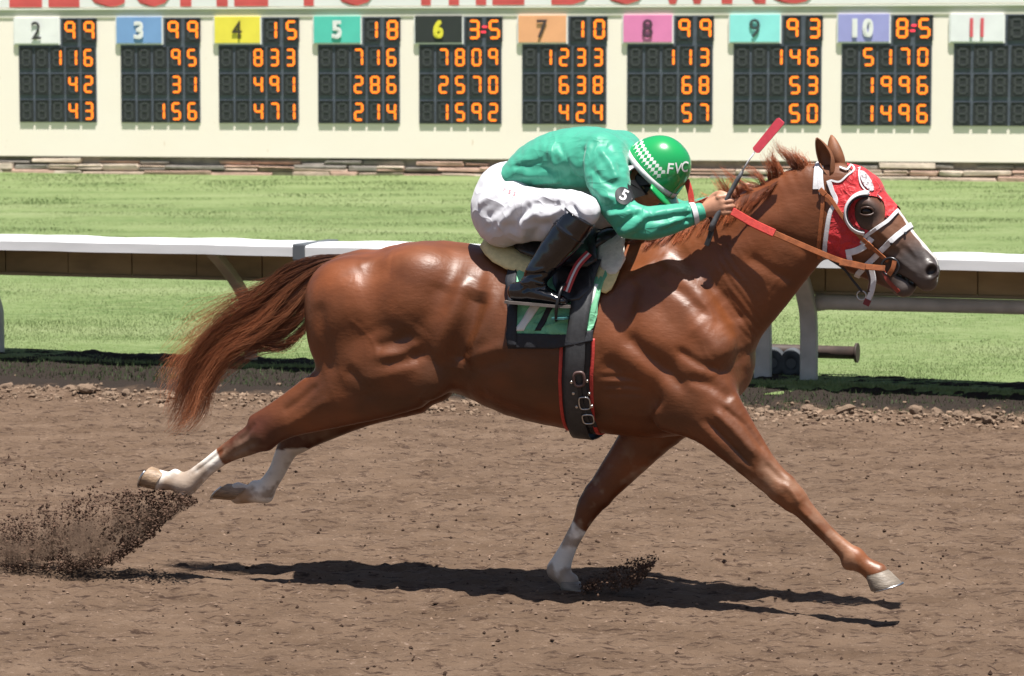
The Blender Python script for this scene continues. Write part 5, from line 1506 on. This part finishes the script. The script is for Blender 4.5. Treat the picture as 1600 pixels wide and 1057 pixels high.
folds = [
 ([(838, 228), (880, 240), (915, 268)], 9, 5, -.15), ([(818, 262), (850, 262), (890, 272)], 7, -7, -.15), ([(815, 275), (850, 276), (885, 284)], 6, 7, -.15),
 ([(800, 262), (822, 258), (850, 250)], 5, -6, -.15), ([(855, 290), (885, 280), (912, 282)], 5, -6, -.17), ([(825, 288), (850, 284), (870, 286)], 4, 6, -.16),
 ([(912, 225), (910, 255), (915, 298)], 6, -9, -.19), ([(920, 222), (917, 252), (924, 300)], 7, 6, -.2), ([(945, 225), (970, 245), (978, 268)], 5, -8, -.2), ([(935, 232), (958, 256), (972, 285)], 5, 7, -.22),
 ([(925, 262), (945, 280), (968, 290)], 5, -6, -.23), ([(925, 290), (948, 305), (972, 312)], 5, 5, -.24), ([(938, 318), (960, 326), (985, 325)], 5, -7, -.26),
 ([(952, 338), (975, 332), (998, 328)], 5, 6, -.27), ([(965, 358), (985, 345), (1003, 330)], 4, -8, -.27), ([(975, 366), (998, 352), (1012, 334)], 5, 7, -.27), ([(990, 372), (1008, 358), (1018, 338)], 4, -7, -.27),
 ([(1010, 372), (1035, 358), (1060, 340)], 5, 6, -.26), ([(1020, 335), (1045, 330), (1075, 328)], 5, 5, -.25), ([(1015, 345), (1045, 341), (1078, 334)], 4, -7, -.25),
 ([(1030, 362), (1055, 354), (1078, 344)], 4, -6, -.24), ([(1076, 322), (1077, 335), (1076, 350)], 3, -8, -.2), ([(966, 208), (974, 222), (982, 236)], 5, -9, -.1), ([(900, 212), (925, 210), (950, 214)], 7, 4, -.1),
 ([(870, 222), (890, 250), (900, 285)], 5, -5, -.16), ([(858, 232), (868, 258), (866, 288)], 5, 4, -.16), ([(985, 300), (990, 320), (1005, 340)], 4, -5, -.26),
]
jv = sculpt(jv, jn, folds, -1); jv = sculpt(jv, jn, folds, 1)
wz = fbm(jv[:, 0] * 4 + jv[:, 2] * 3, jv[:, 1] * 5, jv[:, 2] * 13 - jv[:, 0] * 9, 3, 31); ridg = 1 - np.abs(wz) * 2
jv = jv + jn * (.0018 * ridg + .0010 * wz)[:, None]
jacket = link(bpy.data.objects.new('jacket', mesh_np('jacket', jv, jq)), person, m_silk)
JB = BVHTree.FromPolygons([Vector(v) for v in jv], jq.tolist())
# white cuff band
for f_, d_ in ((np.array([1, 1, 1.0]), np.zeros(3)), (FAR, np.array([.02, 0, .02]))):
    A = P(1080, 335, -.172) * f_ + d_; B = P(1088, 333, -.163) * f_ + d_
    MB().tube([A, A * .5 + B * .5, B], [.044, .042, .040], 20, caps=False).build('cuff_band', m_white, person)
# number disc on the sleeve
def decal(name, pts2d, faces, mt, parent, bvh, off, l=-.28, fit=None):
    """lay a flat print on a surface; with fit, on a smooth cap fitted over the cloth under it"""
    V = []; dv_ = P(*pts2d[0], .5) - P(*pts2d[0], -.5); dv_ /= np.linalg.norm(dv_)      # the print faces outwards and a little forward
    e1 = np.cross(dv_, [0, 0, 1.0]); e1 /= np.linalg.norm(e1); e2 = np.cross(e1, dv_)
    for u, v in pts2d:
        q = P(u, v, l - .4); h = bvh.ray_cast(Vector(q), Vector(dv_))
        if h[0] is None: h = bvh.find_nearest(Vector(P(u, v, l)))
        V.append(np.array(h[0]))
    V = np.array(V)
    if fit is not None:
        def B(W):
            x, z = W @ e1, W @ e2; return np.stack([np.ones(len(W)), x, z, x * x, z * z, x * z], 1)
        if 'c' not in fit:
            fit['m'] = V.mean(0); W = V - fit['m']; fit['c'] = np.linalg.lstsq(B(W), W @ dv_, rcond=None)[0]; fit['r'] = min(.012, max(0, (B(W) @ fit['c'] - W @ dv_).max()))
        W = V - fit['m']; V = V + ((B(W) @ fit['c'] - fit['r']) - W @ dv_)[:, None] * dv_
    V = V - dv_ * off
    return link(bpy.data.objects.new(name, mesh_py(name, V, faces, True)), parent, mt)
def disc_pts(cu, cv, ru, rv, ang, rings=4, n=28):
    pts = [(cu, cv)]; F = []
    for r in range(1, rings + 1):
        for k in range(n):
            a = 2 * math.pi * k / n; x, y = ru * r / rings * math.cos(a), rv * r / rings * math.sin(a)
            pts.append((cu + x * math.cos(ang) - y * math.sin(ang), cv + x * math.sin(ang) + y * math.cos(ang)))
    for k in range(n): F.append((0, 1 + (k + 1) % n, 1 + k))
    for r in range(rings - 1):
        for k in range(n):
            a, b = 1 + r * n + k, 1 + r * n + (k + 1) % n; F.append((a, b, b + n, a + n))
    return pts, F
m_patch = mat('charcoal_patch', (.03, .032, .036), rough=.6)
dp, df = disc_pts(974, 306, 13, 15, R(-35))
armband = decal('number_patch', dp, df, m_patch, person, JB, .002, fit=(FIT := {}))
def lettering(name, body, cu, cv, px, ang, mt, parent, bvh, off, bold=0.0, sub=1, shear=0.0, sx=1.0, l=-.28, fit=None):
    bm = text_mesh(body, px, bold, shear)
    bmesh.ops.subdivide_edges(bm, edges=[e for e in bm.edges if e.calc_length() > px * .12], cuts=sub)
    bmesh.ops.triangulate(bm, faces=bm.faces); bm.verts.index_update()
    pts = []
    for v in bm.verts:
        x, y = v.co.x * sx, -v.co.y; pts.append((cu + x * math.cos(ang) - y * math.sin(ang), cv + x * math.sin(ang) + y * math.cos(ang)))
    F = [tuple(v.index for v in f.verts) for f in bm.faces]; bm.free()
    return decal(name, pts, F, mt, parent, bvh, off, l, fit)
m_print = mat('white_print_ink', (.74, .74, .74), rough=.6)
lettering('number', '5', 975, 306, 25, R(28), m_print, armband, JB, .0045, bold=.5, fit=FIT)

# --- breeches
QF = Field(P(735, 420, 0) * [1, 0, 1] - [.1, .45, .0], P(960, 235, 0) * [1, 0, 1] + [.12, .45, .02], .005)
QF.chain([(818, 282, 0, 26, .135), (795, 292, 0, 40, .15), (782, 318, 0, 42, .16), (785, 335, 0, 38, .15)], k=.04)
for f_ in (np.array([1, 1, 1.0]), FAR):
    QF.ball(P(782, 336, -.10) * f_, (.098, .095, .115), k=.05)
    QF.chain3([[*(P(795, 335, -.12) * f_), .112, .10], [*(P(845, 336, -.20) * f_), .098, .085], [*(P(890, 328, -.262) * f_), .074, .066], [*(P(913, 330, -.288) * f_), .058, .054]], k=.05)
    QF.chain3([[*(P(911, 332, -.29) * f_), .055, .05], [*(P(890, 360, -.303) * f_), .047, .047]], k=.03)
qv, qq = QF.mesh(1); qn = normals(qv, qq)
bf = [([(760, 345), (785, 325), (800, 300)], 8, -8, -.2), ([(775, 358), (805, 335), (820, 310)], 7, 9, -.22), ([(800, 365), (812, 340), (838, 318)], 7, -10, -.22), ([(815, 372), (825, 345), (850, 330)], 7, 8, -.25),
      ([(825, 380), (845, 355), (872, 350)], 8, -9, -.25), ([(830, 318), (862, 318), (890, 320)], 7, -6, -.25), ([(850, 305), (880, 308), (910, 312)], 7, 5, -.25), ([(845, 342), (870, 335), (893, 322)], 6, 7, -.27),
      ([(752, 320), (770, 310), (790, 300)], 6, 6, -.15), ([(770, 300), (788, 285), (806, 270)], 6, -6, -.12), ([(895, 315), (905, 328), (915, 345)], 5, -6, -.3), ([(755, 360), (780, 350), (800, 352)], 7, -6, -.2)]
qv = sculpt(qv, qn, bf, -1); qv = sculpt(qv, qn, bf, 1)
wz = fbm(qv[:, 0] * 5 + qv[:, 2] * 5, qv[:, 1] * 6, qv[:, 2] * 7 - qv[:, 0] * 11, 3, 41); ridg = 1 - np.abs(wz) * 2
qv = qv + qn * (.0028 * ridg + .0015 * wz)[:, None]
breeches = link(bpy.data.objects.new('breeches', mesh_np('breeches', qv, qq)), person, m_breech)
QB = BVHTree.FromPolygons([Vector(v) for v in qv], qq.tolist())
m_redthread = mat('red_thread', (.5, .08, .1), rough=.7)
lettering('embroidery', 'r s s', 796, 299, 13, R(22), m_redthread, breeches, QB, .0015, bold=-.1)

# --- boots
for f_ in (np.array([1, 1, 1.0]), FAR):
    TF = Field(np.minimum(P(770, 490, -.30) * f_, P(935, 315, -.30) * f_) - [.03, .12, .03], np.maximum(P(770, 490, -.30) * f_, P(935, 315, -.30) * f_) + [.03, .12, .03], .0045)
    TF.chain3([[*(P(906, 339, -.304) * f_), .066, .062], [*(P(890, 362, -.308) * f_), .065, .061], [*(P(865, 395, -.308) * f_), .058, .054], [*(P(842, 425, -.302) * f_), .049, .045], [*(P(830, 446, -.30) * f_), .043, .040]], k=.01, cap=.15)
    TF.chain3([[*(P(807, 456, -.30) * f_), .036, .034], [*(P(832, 455, -.30) * f_), .04, .037], [*(P(856, 462, -.305) * f_), .028, .038], [*(P(880, 471, -.31) * f_), .017, .03]], k=.02)
    TF.chain3([[*(P(901, 331, -.304) * f_), .055, .051], [*(P(884, 368, -.308) * f_), .052, .049]], k=.004, sub=True, cap=.2)
    tv, tq = TF.mesh(1); tn = normals(tv, tq)
    sgn = -1 if f_[1] > 0 else 1
    creases = [([(812, 433), (835, 428), (858, 428)], 3, -6, -.3), ([(815, 442), (838, 440), (856, 445)], 3, 5, -.3), ([(822, 420), (840, 424), (860, 418)], 3, 4, -.3), ([(876, 350), (890, 360), (904, 370)], 2, 4, -.3), ([(820, 456), (830, 448), (848, 452)], 3, -4, -.3), ([(832, 440), (850, 449), (862, 456)], 3, -4, -.3)]
    if sgn < 0: tv = sculpt(tv, tn, creases, -1)
    face_ = fbm(tv[:, 0] * 25, tv[:, 1] * 25, tv[:, 2] * 25, 2, 51); tv = tv + tn * (.0012 * face_)[:, None]
    # keep the upper above the welt line
    a_, b_ = P(790, 470, -.3), P(888, 478, -.3); zs = a_[2] + (tv[:, 0] - a_[0]) / (b_[0] - a_[0]) * (b_[2] - a_[2])
    tv[:, 2] = np.maximum(tv[:, 2], zs)
    boot = link(bpy.data.objects.new('boot', mesh_np('boot', tv, tq)), person, m_boot)
    # sole and heel follow the welt line
    V = []; F = []; n = 28
    prof = [(792, 26), (800, 34), (818, 35), (838, 30), (858, 36), (875, 34), (887, 20), (891, 6)]
    for (u, w) in prof:
        for sy, dz in ((-1, 2), (1, 2), (1, -1.5), (-1, -1.5)):
            q = P(u, 471 + (u - 790) * .08, -.305) * f_; V.append(q + np.array([0, sy * w * .001 * 1.05, -dz * M * 1.2]))
    for i in range(len(prof) - 1):
        for k in range(4): F.append((i * 4 + k, i * 4 + (k + 1) % 4, (i + 1) * 4 + (k + 1) % 4, (i + 1) * 4 + k))
    F += [(3, 2, 1, 0), tuple(len(V) - 4 + k for k in range(4))]
    link(bpy.data.objects.new('sole', mesh_py('sole', V, F)), boot, m_sole)
    tp = []
    c0 = P(904, 341, -.304) * f_; axb = P(906, 338, -.297) * f_ - P(890, 362, -.302) * f_; axb /= np.linalg.norm(axb)
    n1 = np.cross(axb, [0, 1, 0]); n1 /= np.linalg.norm(n1); n2 = np.cross(axb, n1)
    for a in np.linspace(0, 2 * math.pi, 30): tp.append(c0 + axb * .006 + n1 * .065 * math.cos(a) + n2 * .061 * math.sin(a))
    MB().tube(tp, .0032, 6, caps=False).build('boot_rim', m_boot, boot)
    c1 = c0 - axb * .068; tp = [c1 + n1 * .0665 * math.cos(a) + n2 * .0625 * math.sin(a) for a in np.linspace(0, 2 * math.pi, 30)]
    MB().tube(tp, .0022, 6, caps=False).build('boot_seam', m_boot, boot)

# --- helmet
m_helm = bpy.data.materials.new('helmet_cover'); m_helm.use_nodes = True
n_, l_ = nodes_of(m_helm); pb = n_['Principled BSDF']; pb.inputs['Roughness'].default_value = .24; pb.inputs['Coat Weight'].default_value = .3
tc = n_.new('ShaderNodeTexCoord'); sp = n_.new('ShaderNodeSeparateXYZ'); l_.new(tc.outputs['Object'], sp.inputs[0])
def mth(op, a, b=None, c=None):
    k = n_.new('ShaderNodeMath'); k.operation = op
    for i, x in enumerate((a, b, c)):
        if x is None: continue
        if isinstance(x, (int, float)): k.inputs[i].default_value = x
        else: l_.new(x, k.inputs[i])
    return k.outputs[0]
cxx = mth('MULTIPLY', sp.outputs[0], 62.0); czz = mth('MULTIPLY', sp.outputs[2], 46.0)
pp = mth('FLOOR', mth('ADD', cxx, czz)); qq_ = mth('FLOOR', mth('SUBTRACT', cxx, czz))
chk = mth('ABSOLUTE', mth('MODULO', mth('ADD', pp, qq_), 2.0))
band = mth('MULTIPLY', mth('GREATER_THAN', sp.outputs[2], .018), mth('LESS_THAN', sp.outputs[2], .062))
band = mth('MULTIPLY', band, mth('LESS_THAN', sp.outputs[0], .058))
msk = mth('MULTIPLY', mth('GREATER_THAN', chk, .5), band)
mx = n_.new('ShaderNodeMix'); mx.data_type = 'RGBA'; l_.new(msk, mx.inputs[0]); mx.inputs[6].default_value = (.012, .29, .08, 1); mx.inputs[7].default_value = (.70, .74, .70, 1)
l_.new(mx.outputs[2], pb.inputs['Base Color'])
HO = P(1019, 268, 0)
LATV = np.array([0, 1.0, 0])
hel_local = Matrix(((FWD[0], 0, UPW[0], HO[0]), (FWD[1], 1, UPW[1], HO[1]), (FWD[2], 0, UPW[2], HO[2]), (0, 0, 0, 1)))
# lathe-like dome in helmet axes x=front y=side z=up
V = []; F = []; nu, nv = 48, 16
for j in range(nv + 1):
    t = j / nv
    e = (t * math.pi / 2)
    z = -.004 + .160 * math.sin(e); rr = math.cos(e) ** .82
    for k in range(nu):
        a = 2 * math.pi * k / nu
        V.append(((.130 * rr) * math.cos(a) + .008 * math.sin(e), .112 * rr * math.sin(a), z + .006 * math.cos(a) * (1 - t)))
for j in range(nv):
    for k in range(nu): F.append((j * nu + k, j * nu + (k + 1) % nu, (j + 1) * nu + (k + 1) % nu, (j + 1) * nu + k))
me = mesh_py('helmet', V, F, True)
me.transform(Matrix.Scale(.965, 4))
helmet = link(bpy.data.objects.new('helmet', me), person, m_helm); helmet.matrix_local = hel_local
md = helmet.modifiers.new('thickness', 'SOLIDIFY'); md.thickness = .006
# white rim, green peak, ridge seams, button
rim = [(.1270 * math.cos(a), .1095 * math.sin(a), -.002 + .006 * math.cos(a)) for a in np.linspace(0, 2 * math.pi, 49)]
V = []; F = []
for i, p in enumerate(rim):
    a = math.atan2(p[1], p[0]); 
    for dz, s_ in ((-.012, 1.004), (-.012, 1.02), (.010, 1.018), (.010, 1.0)): V.append((p[0] * s_, p[1] * s_, p[2] + dz))
for i in range(len(rim) - 1):
    for k in range(4): F.append((i * 4 + k, i * 4 + (k + 1) % 4, i * 4 + 4 + (k + 1) % 4, i * 4 + 4 + k))
link(bpy.data.objects.new('rim_band', mesh_py('rim_band', V, F, True)), helmet, m_white)
V = []; F = []
for i in range(25):
    a = -1.15 + 2.3 * i / 24
    for j in range(5):
        f = j / 4; ext = .052 * math.cos(a * .95) ** .8
        V.append(((.1265 + ext * f) * math.cos(a), (.109 + ext * f * .8) * math.sin(a), -.012 - .02 * f ** 1.5 * math.cos(a)))
for i in range(24):
    for j in range(4): q = i * 5 + j; F.append((q, q + 5, q + 6, q + 1))
m_hgreen = mat('helmet_green', (.012, .29, .08), rough=.28, coat=.2)
pk = link(bpy.data.objects.new('peak', mesh_py('peak', V, F, True)), helmet, m_hgreen); pk.modifiers.new('thickness', 'SOLIDIFY').thickness = .006
for ya in (-.55, .55):
    pts = []
    for i in range(15):
        e = (i / 14) * math.pi * .9 + .05 * math.pi; x = .131 * math.cos(e); y = .112 * math.sin(ya) * (math.sin(e) * .25 + .75) * (1 - (.35 * math.sin(e)))
        z = .158 * math.sqrt(max(0, 1 - (x / .132) ** 2 - (y / .114) ** 2))
        pts.append(((x + .006) * .965, y * .965, (z - .002) * .965))
    MB().tube(pts, .0016, 5).build('seam', m_hgreen, helmet)
# helmet mesh in horse frame for lettering
hv3 = [hel_local @ Vector(v) for v in me.vertices.data.vertices] if False else [hel_local @ v.co for v in me.vertices]
HELB = BVHTree.FromPolygons(hv3, [tuple(p.vertices) for p in me.polygons])
for ch, u, v, sx in (('F', 1047, 265, 1.0), ('V', 1060, 264, .8), ('C', 1070.5, 262, .7)):
    lettering('letter', ch, u, v, 24, R(4), m_print, helmet, HELB, .005, bold=.35, shear=.1, sx=sx, l=-.075).matrix_parent_inverse = hel_local.inverted()
# chin strap cup and cheek pieces over the jaw
m_chin = mat('black_chin_strap', (.012, .012, .013), rough=.4, var=.3)
BB = BVHTree.FromPolygons([Vector(v) for v in bv_], bq_.tolist())
for sg in (-1, 1):
    pts = [hp(f, u_, 0) for f, u_ in ((.0, .0), (.012, -.03), (.03, -.065), (.052, -.094))]
    pos = []; nor = []
    for q in catmull(pts, 5):
        h = BB.ray_cast(Vector((q[0], sg * .3, q[2])), Vector((0, -sg, 0)))
        if h[0] is None: h = BB.find_nearest(Vector((q[0], sg * .05, q[2])))
        pos.append(np.array(h[0])); nor.append(np.array(h[1]))
    V, F = strip_mesh(pos, nor, [.062 + .014 * math.sin(i / len(pos) * math.pi) for i in range(len(pos))], .003, .006)
    link(bpy.data.objects.new('chin_strap', mesh_py('chin_strap', V, F)), helmet, m_chin).matrix_parent_inverse = hel_local.inverted()
    pts = [hp(f, u_, 0) for f, u_ in ((-.055, .005), (-.05, -.03), (-.03, -.052))]
    pos = []; nor = []
    for q in catmull(pts, 5):
        h = BB.ray_cast(Vector((q[0], sg * .3, q[2])), Vector((0, -sg, 0)))
        if h[0] is None: h = BB.find_nearest(Vector((q[0], sg * .05, q[2])))
        pos.append(np.array(h[0])); nor.append(np.array(h[1]))
    V, F = strip_mesh(pos, nor, .036, .004, .006)
    link(bpy.data.objects.new('neck_strap', mesh_py('neck_strap', V, F)), helmet, m_white).matrix_parent_inverse = hel_local.inverted()
# crest on the chin strap
q = hp(.022, -.045); pts = []
h = BB.ray_cast(Vector((q[0], -.3, q[2])), Vector((0, 1, 0))); c = np.array(h[0]) + np.array(h[1]) * .011; nn_ = np.array(h[1])
e1 = np.cross(nn_, [0, 0, 1]); e1 /= np.linalg.norm(e1); e2 = np.cross(nn_, e1)
mbk = MB(); V = [c + nn_ * .001] + [c + (e1 * math.cos(a) + e2 * math.sin(a)) * (.013 if k % 2 else .0095) for k, a in enumerate(np.linspace(0, 2 * math.pi, 24, endpoint=False))]
mbk.add(V, [(0, 1 + k, 1 + (k + 1) % 24) for k in range(24)] + [(0, 1 + (k + 1) % 24, 1 + k) for k in range(24)])
mbk.build('crest', mat('brass_crest', (.45, .38, .22), rough=.45, metal=.6), helmet).matrix_parent_inverse = hel_local.inverted()
# goggles across the eyes
gp = [hp(.100 * math.cos(a) - .004, .004, .080 * math.sin(a)) for a in np.linspace(-1.25, 1.25, 21)]
gn = [FWD * math.cos(a) + np.array([0, math.sin(a), 0]) for a in np.linspace(-1.25, 1.25, 21)]
V, F = strip_mesh(gp, gn, .034, .002, .008); link(bpy.data.objects.new('goggles', mesh_py('goggles', V, F)), person, mat('smoked_lens', (.02, .02, .022), rough=.12, coat=.5))

# --- whip
whip = empty('whip', matrix=HMAT); tag(whip, 'riding whip with black grip and flat red flap held upright in the jockey hand', 'whip')
wl = -.172
MB().tube([P(1110, 361, wl), P(1114, 351, wl), P(1124, 331, wl + .012), P(1140, 303, wl + .02), P(1153, 280, wl + .025), P(1160, 268, wl + .026)], [.011, .0115, .010, .009, .0085, .006], 12).build('grip', mat('grey_grip', (.07, .072, .078), rough=.5, var=.3, vscale=80, bump=.001, bscale=120), whip)
MB().tube([P(1160, 268, wl + .026), P(1170, 251, wl + .03), P(1182, 234, wl + .034)], [.004, .003, .0026], 8).build('shaft', m_white, whip)
A, B = P(1180, 237, wl + .034), P(1221, 188, wl + .045); d = (B - A) / np.linalg.norm(B - A)
sv = np.cross(d, [0, 1, 0]); V = []
for t, w in ((0, .009), (.04, .015), (.96, .017), (1, .013)):
    for s_ in (-1, 1):
        for y in (-.005, .005): V.append(A + (B - A) * t + sv * w * s_ + np.array([0, y, 0]))
F = []
for i in range(3):
    o = i * 4; F += [(o, o + 4, o + 5, o + 1), (o + 2, o + 3, o + 7, o + 6), (o, o + 2, o + 6, o + 4), (o + 1, o + 5, o + 7, o + 3)]
F += [(0, 1, 3, 2), (12, 14, 15, 13)]
link(bpy.data.objects.new('flap', mesh_py('flap', V, F)), whip, mat('red_flap', (.62, .06, .09), rough=.5, var=.1, vscale=60))
free_strap('wrist_loop', [(1112, 357, wl), (1110, 368, wl), (1104, 384, wl)], 8, m_black, whip)
# ================================================================ dirt thrown up by the hooves
def to_world(p): return np.stack([O[0] + p[:, 0] * ES[0] + p[:, 1] * EL[0], O[1] + p[:, 0] * ES[1] + p[:, 1] * EL[1], p[:, 2]], 1)
g = np.random.default_rng(77)
def plume(n, lower, upper, lat, seed, smin, smax, power, dens):
    g = np.random.default_rng(seed); pts = []
    lu = np.array(lower, float); uu = np.array(upper, float)
    t = g.beta(*dens, n); f = g.uniform(0, 1, n) ** power
    u = np.interp(t, np.linspace(0, 1, len(lu)), lu[:, 0]) * (1 - f) + np.interp(t, np.linspace(0, 1, len(uu)), uu[:, 0]) * f
    v = np.interp(t, np.linspace(0, 1, len(lu)), lu[:, 1]) * (1 - f) + np.interp(t, np.linspace(0, 1, len(uu)), uu[:, 1]) * f
    cl = fbm(u * .06, v * .09, None, 4, seed) * 1.3; keep = g.uniform(-.9, .9, n) < cl + .25
    u, v = u[keep] + g.normal(0, 3, keep.sum()), v[keep] + g.normal(0, 3, keep.sum())
    l = lat + g.normal(0, .07, len(u))
    p = np.array([P(a, b, c) for a, b, c in zip(u, v, l)])
    p = p[p[:, 2] > .0]
    S = smin + (smax - smin) * g.uniform(0, 1, len(p)) ** 9
    return to_world(p), S
C1, S1 = plume(52000, [(306, 782), (270, 800), (225, 845), (170, 880), (90, 893), (8, 893)], [(290, 774), (240, 768), (180, 765), (110, 780), (40, 800), (-10, 830)], -.15, 5, .0007, .0085, 1.9, (1.3, 1.1))
C2, S2 = plume(2200, [(200, 800), (100, 850), (0, 880)], [(140, 740), (60, 720), (-30, 700)], -.15, 6, .0012, .009, 1.0, (1, 1))
C3, S3 = plume(11000, [(905, 925), (945, 925), (985, 920), (1005, 905)], [(912, 918), (945, 892), (990, 876), (1030, 868)], .10, 8, .0008, .007, .9, (1.2, 1.2))
C4, S4 = plume(70, [(700, 740), (850, 780), (1000, 900), (1180, 930)], [(760, 690), (900, 720), (1060, 760), (1200, 830)], -.05, 9, .0015, .006, 1, (1, 1))
big = np.array([P(38, 733, -.15), P(14, 806, -.15), P(20, 812, -.13), P(1131, 878, .1), P(1148, 876, .1), P(462, 738, -.1), P(1170, 905, -.1)]); CB = to_world(big); SB = np.array([.010, .014, .012, .012, .010, .006, .006])
for nm, Cc_, Ss_, lab in (('flying_dirt', np.concatenate([C1, C2, CB[:3]]), np.concatenate([S1, S2, SB[:3]]), 'spray of dark dirt thrown up behind the hind hooves'),
                    ('flying_dirt', np.concatenate([C3, C4, CB[3:]]), np.concatenate([S3, S4, SB[3:]]), 'dark dirt thrown up beside the planted white front leg')):
    col = np.array([.075, .047, .034]) * g.uniform(.6, 1.8, (len(Cc_), 1))
    tag(lumps(nm, Cc_, Ss_, col, 90, m_clod, False, 1.0), lab, 'dirt', kind='stuff')

# fine dust hanging in the spray
m_dust = bpy.data.materials.new('dust_cloud'); m_dust.use_nodes = True
n_, l_ = nodes_of(m_dust); n_.remove(n_['Principled BSDF'])
pv_ = n_.new('ShaderNodeVolumePrincipled'); pv_.inputs['Color'].default_value = (.36, .24, .17, 1)
tc = n_.new('ShaderNodeTexCoord'); t = n_.new('ShaderNodeTexNoise'); t.inputs['Scale'].default_value = 9; t.inputs['Detail'].default_value = 4; l_.new(tc.outputs['Object'], t.inputs[0])
mr = n_.new('ShaderNodeMapRange'); l_.new(t.outputs[0], mr.inputs[0])
for i, v in ((1, .42), (2, .68), (3, 0.0), (4, 17.0)): mr.inputs[i].default_value = v
l_.new(mr.outputs[0], pv_.inputs['Density']); l_.new(pv_.outputs[0], n_['Material Output'].inputs['Volume'])
DF = Field(P(-30, 900, 0) - [.2, .4, -.03], P(320, 740, 0) + [.1, .2, .15], .012)
DF.chain([(292, 785, -.15, 5, .05), (230, 812, -.15, 26, .10), (150, 845, -.15, 42, .14), (60, 856, -.15, 40, .14), (-20, 860, -.15, 34, .12)], k=.05)
dv, dq = DF.mesh(2); dv = dv + normals(dv, dq) * (.03 * fbm(dv[:, 0] * 7, dv[:, 1] * 7, dv[:, 2] * 7, 3, 4))[:, None]; dv[:, 2] = np.maximum(dv[:, 2], .03)
do = link(bpy.data.objects.new('dust', mesh_np('dust', dv, dq)), None, m_dust); do.matrix_world = HMAT
tag(do, 'thin brown dust hanging in the dirt spray behind the hind hooves', 'dust', kind='stuff')
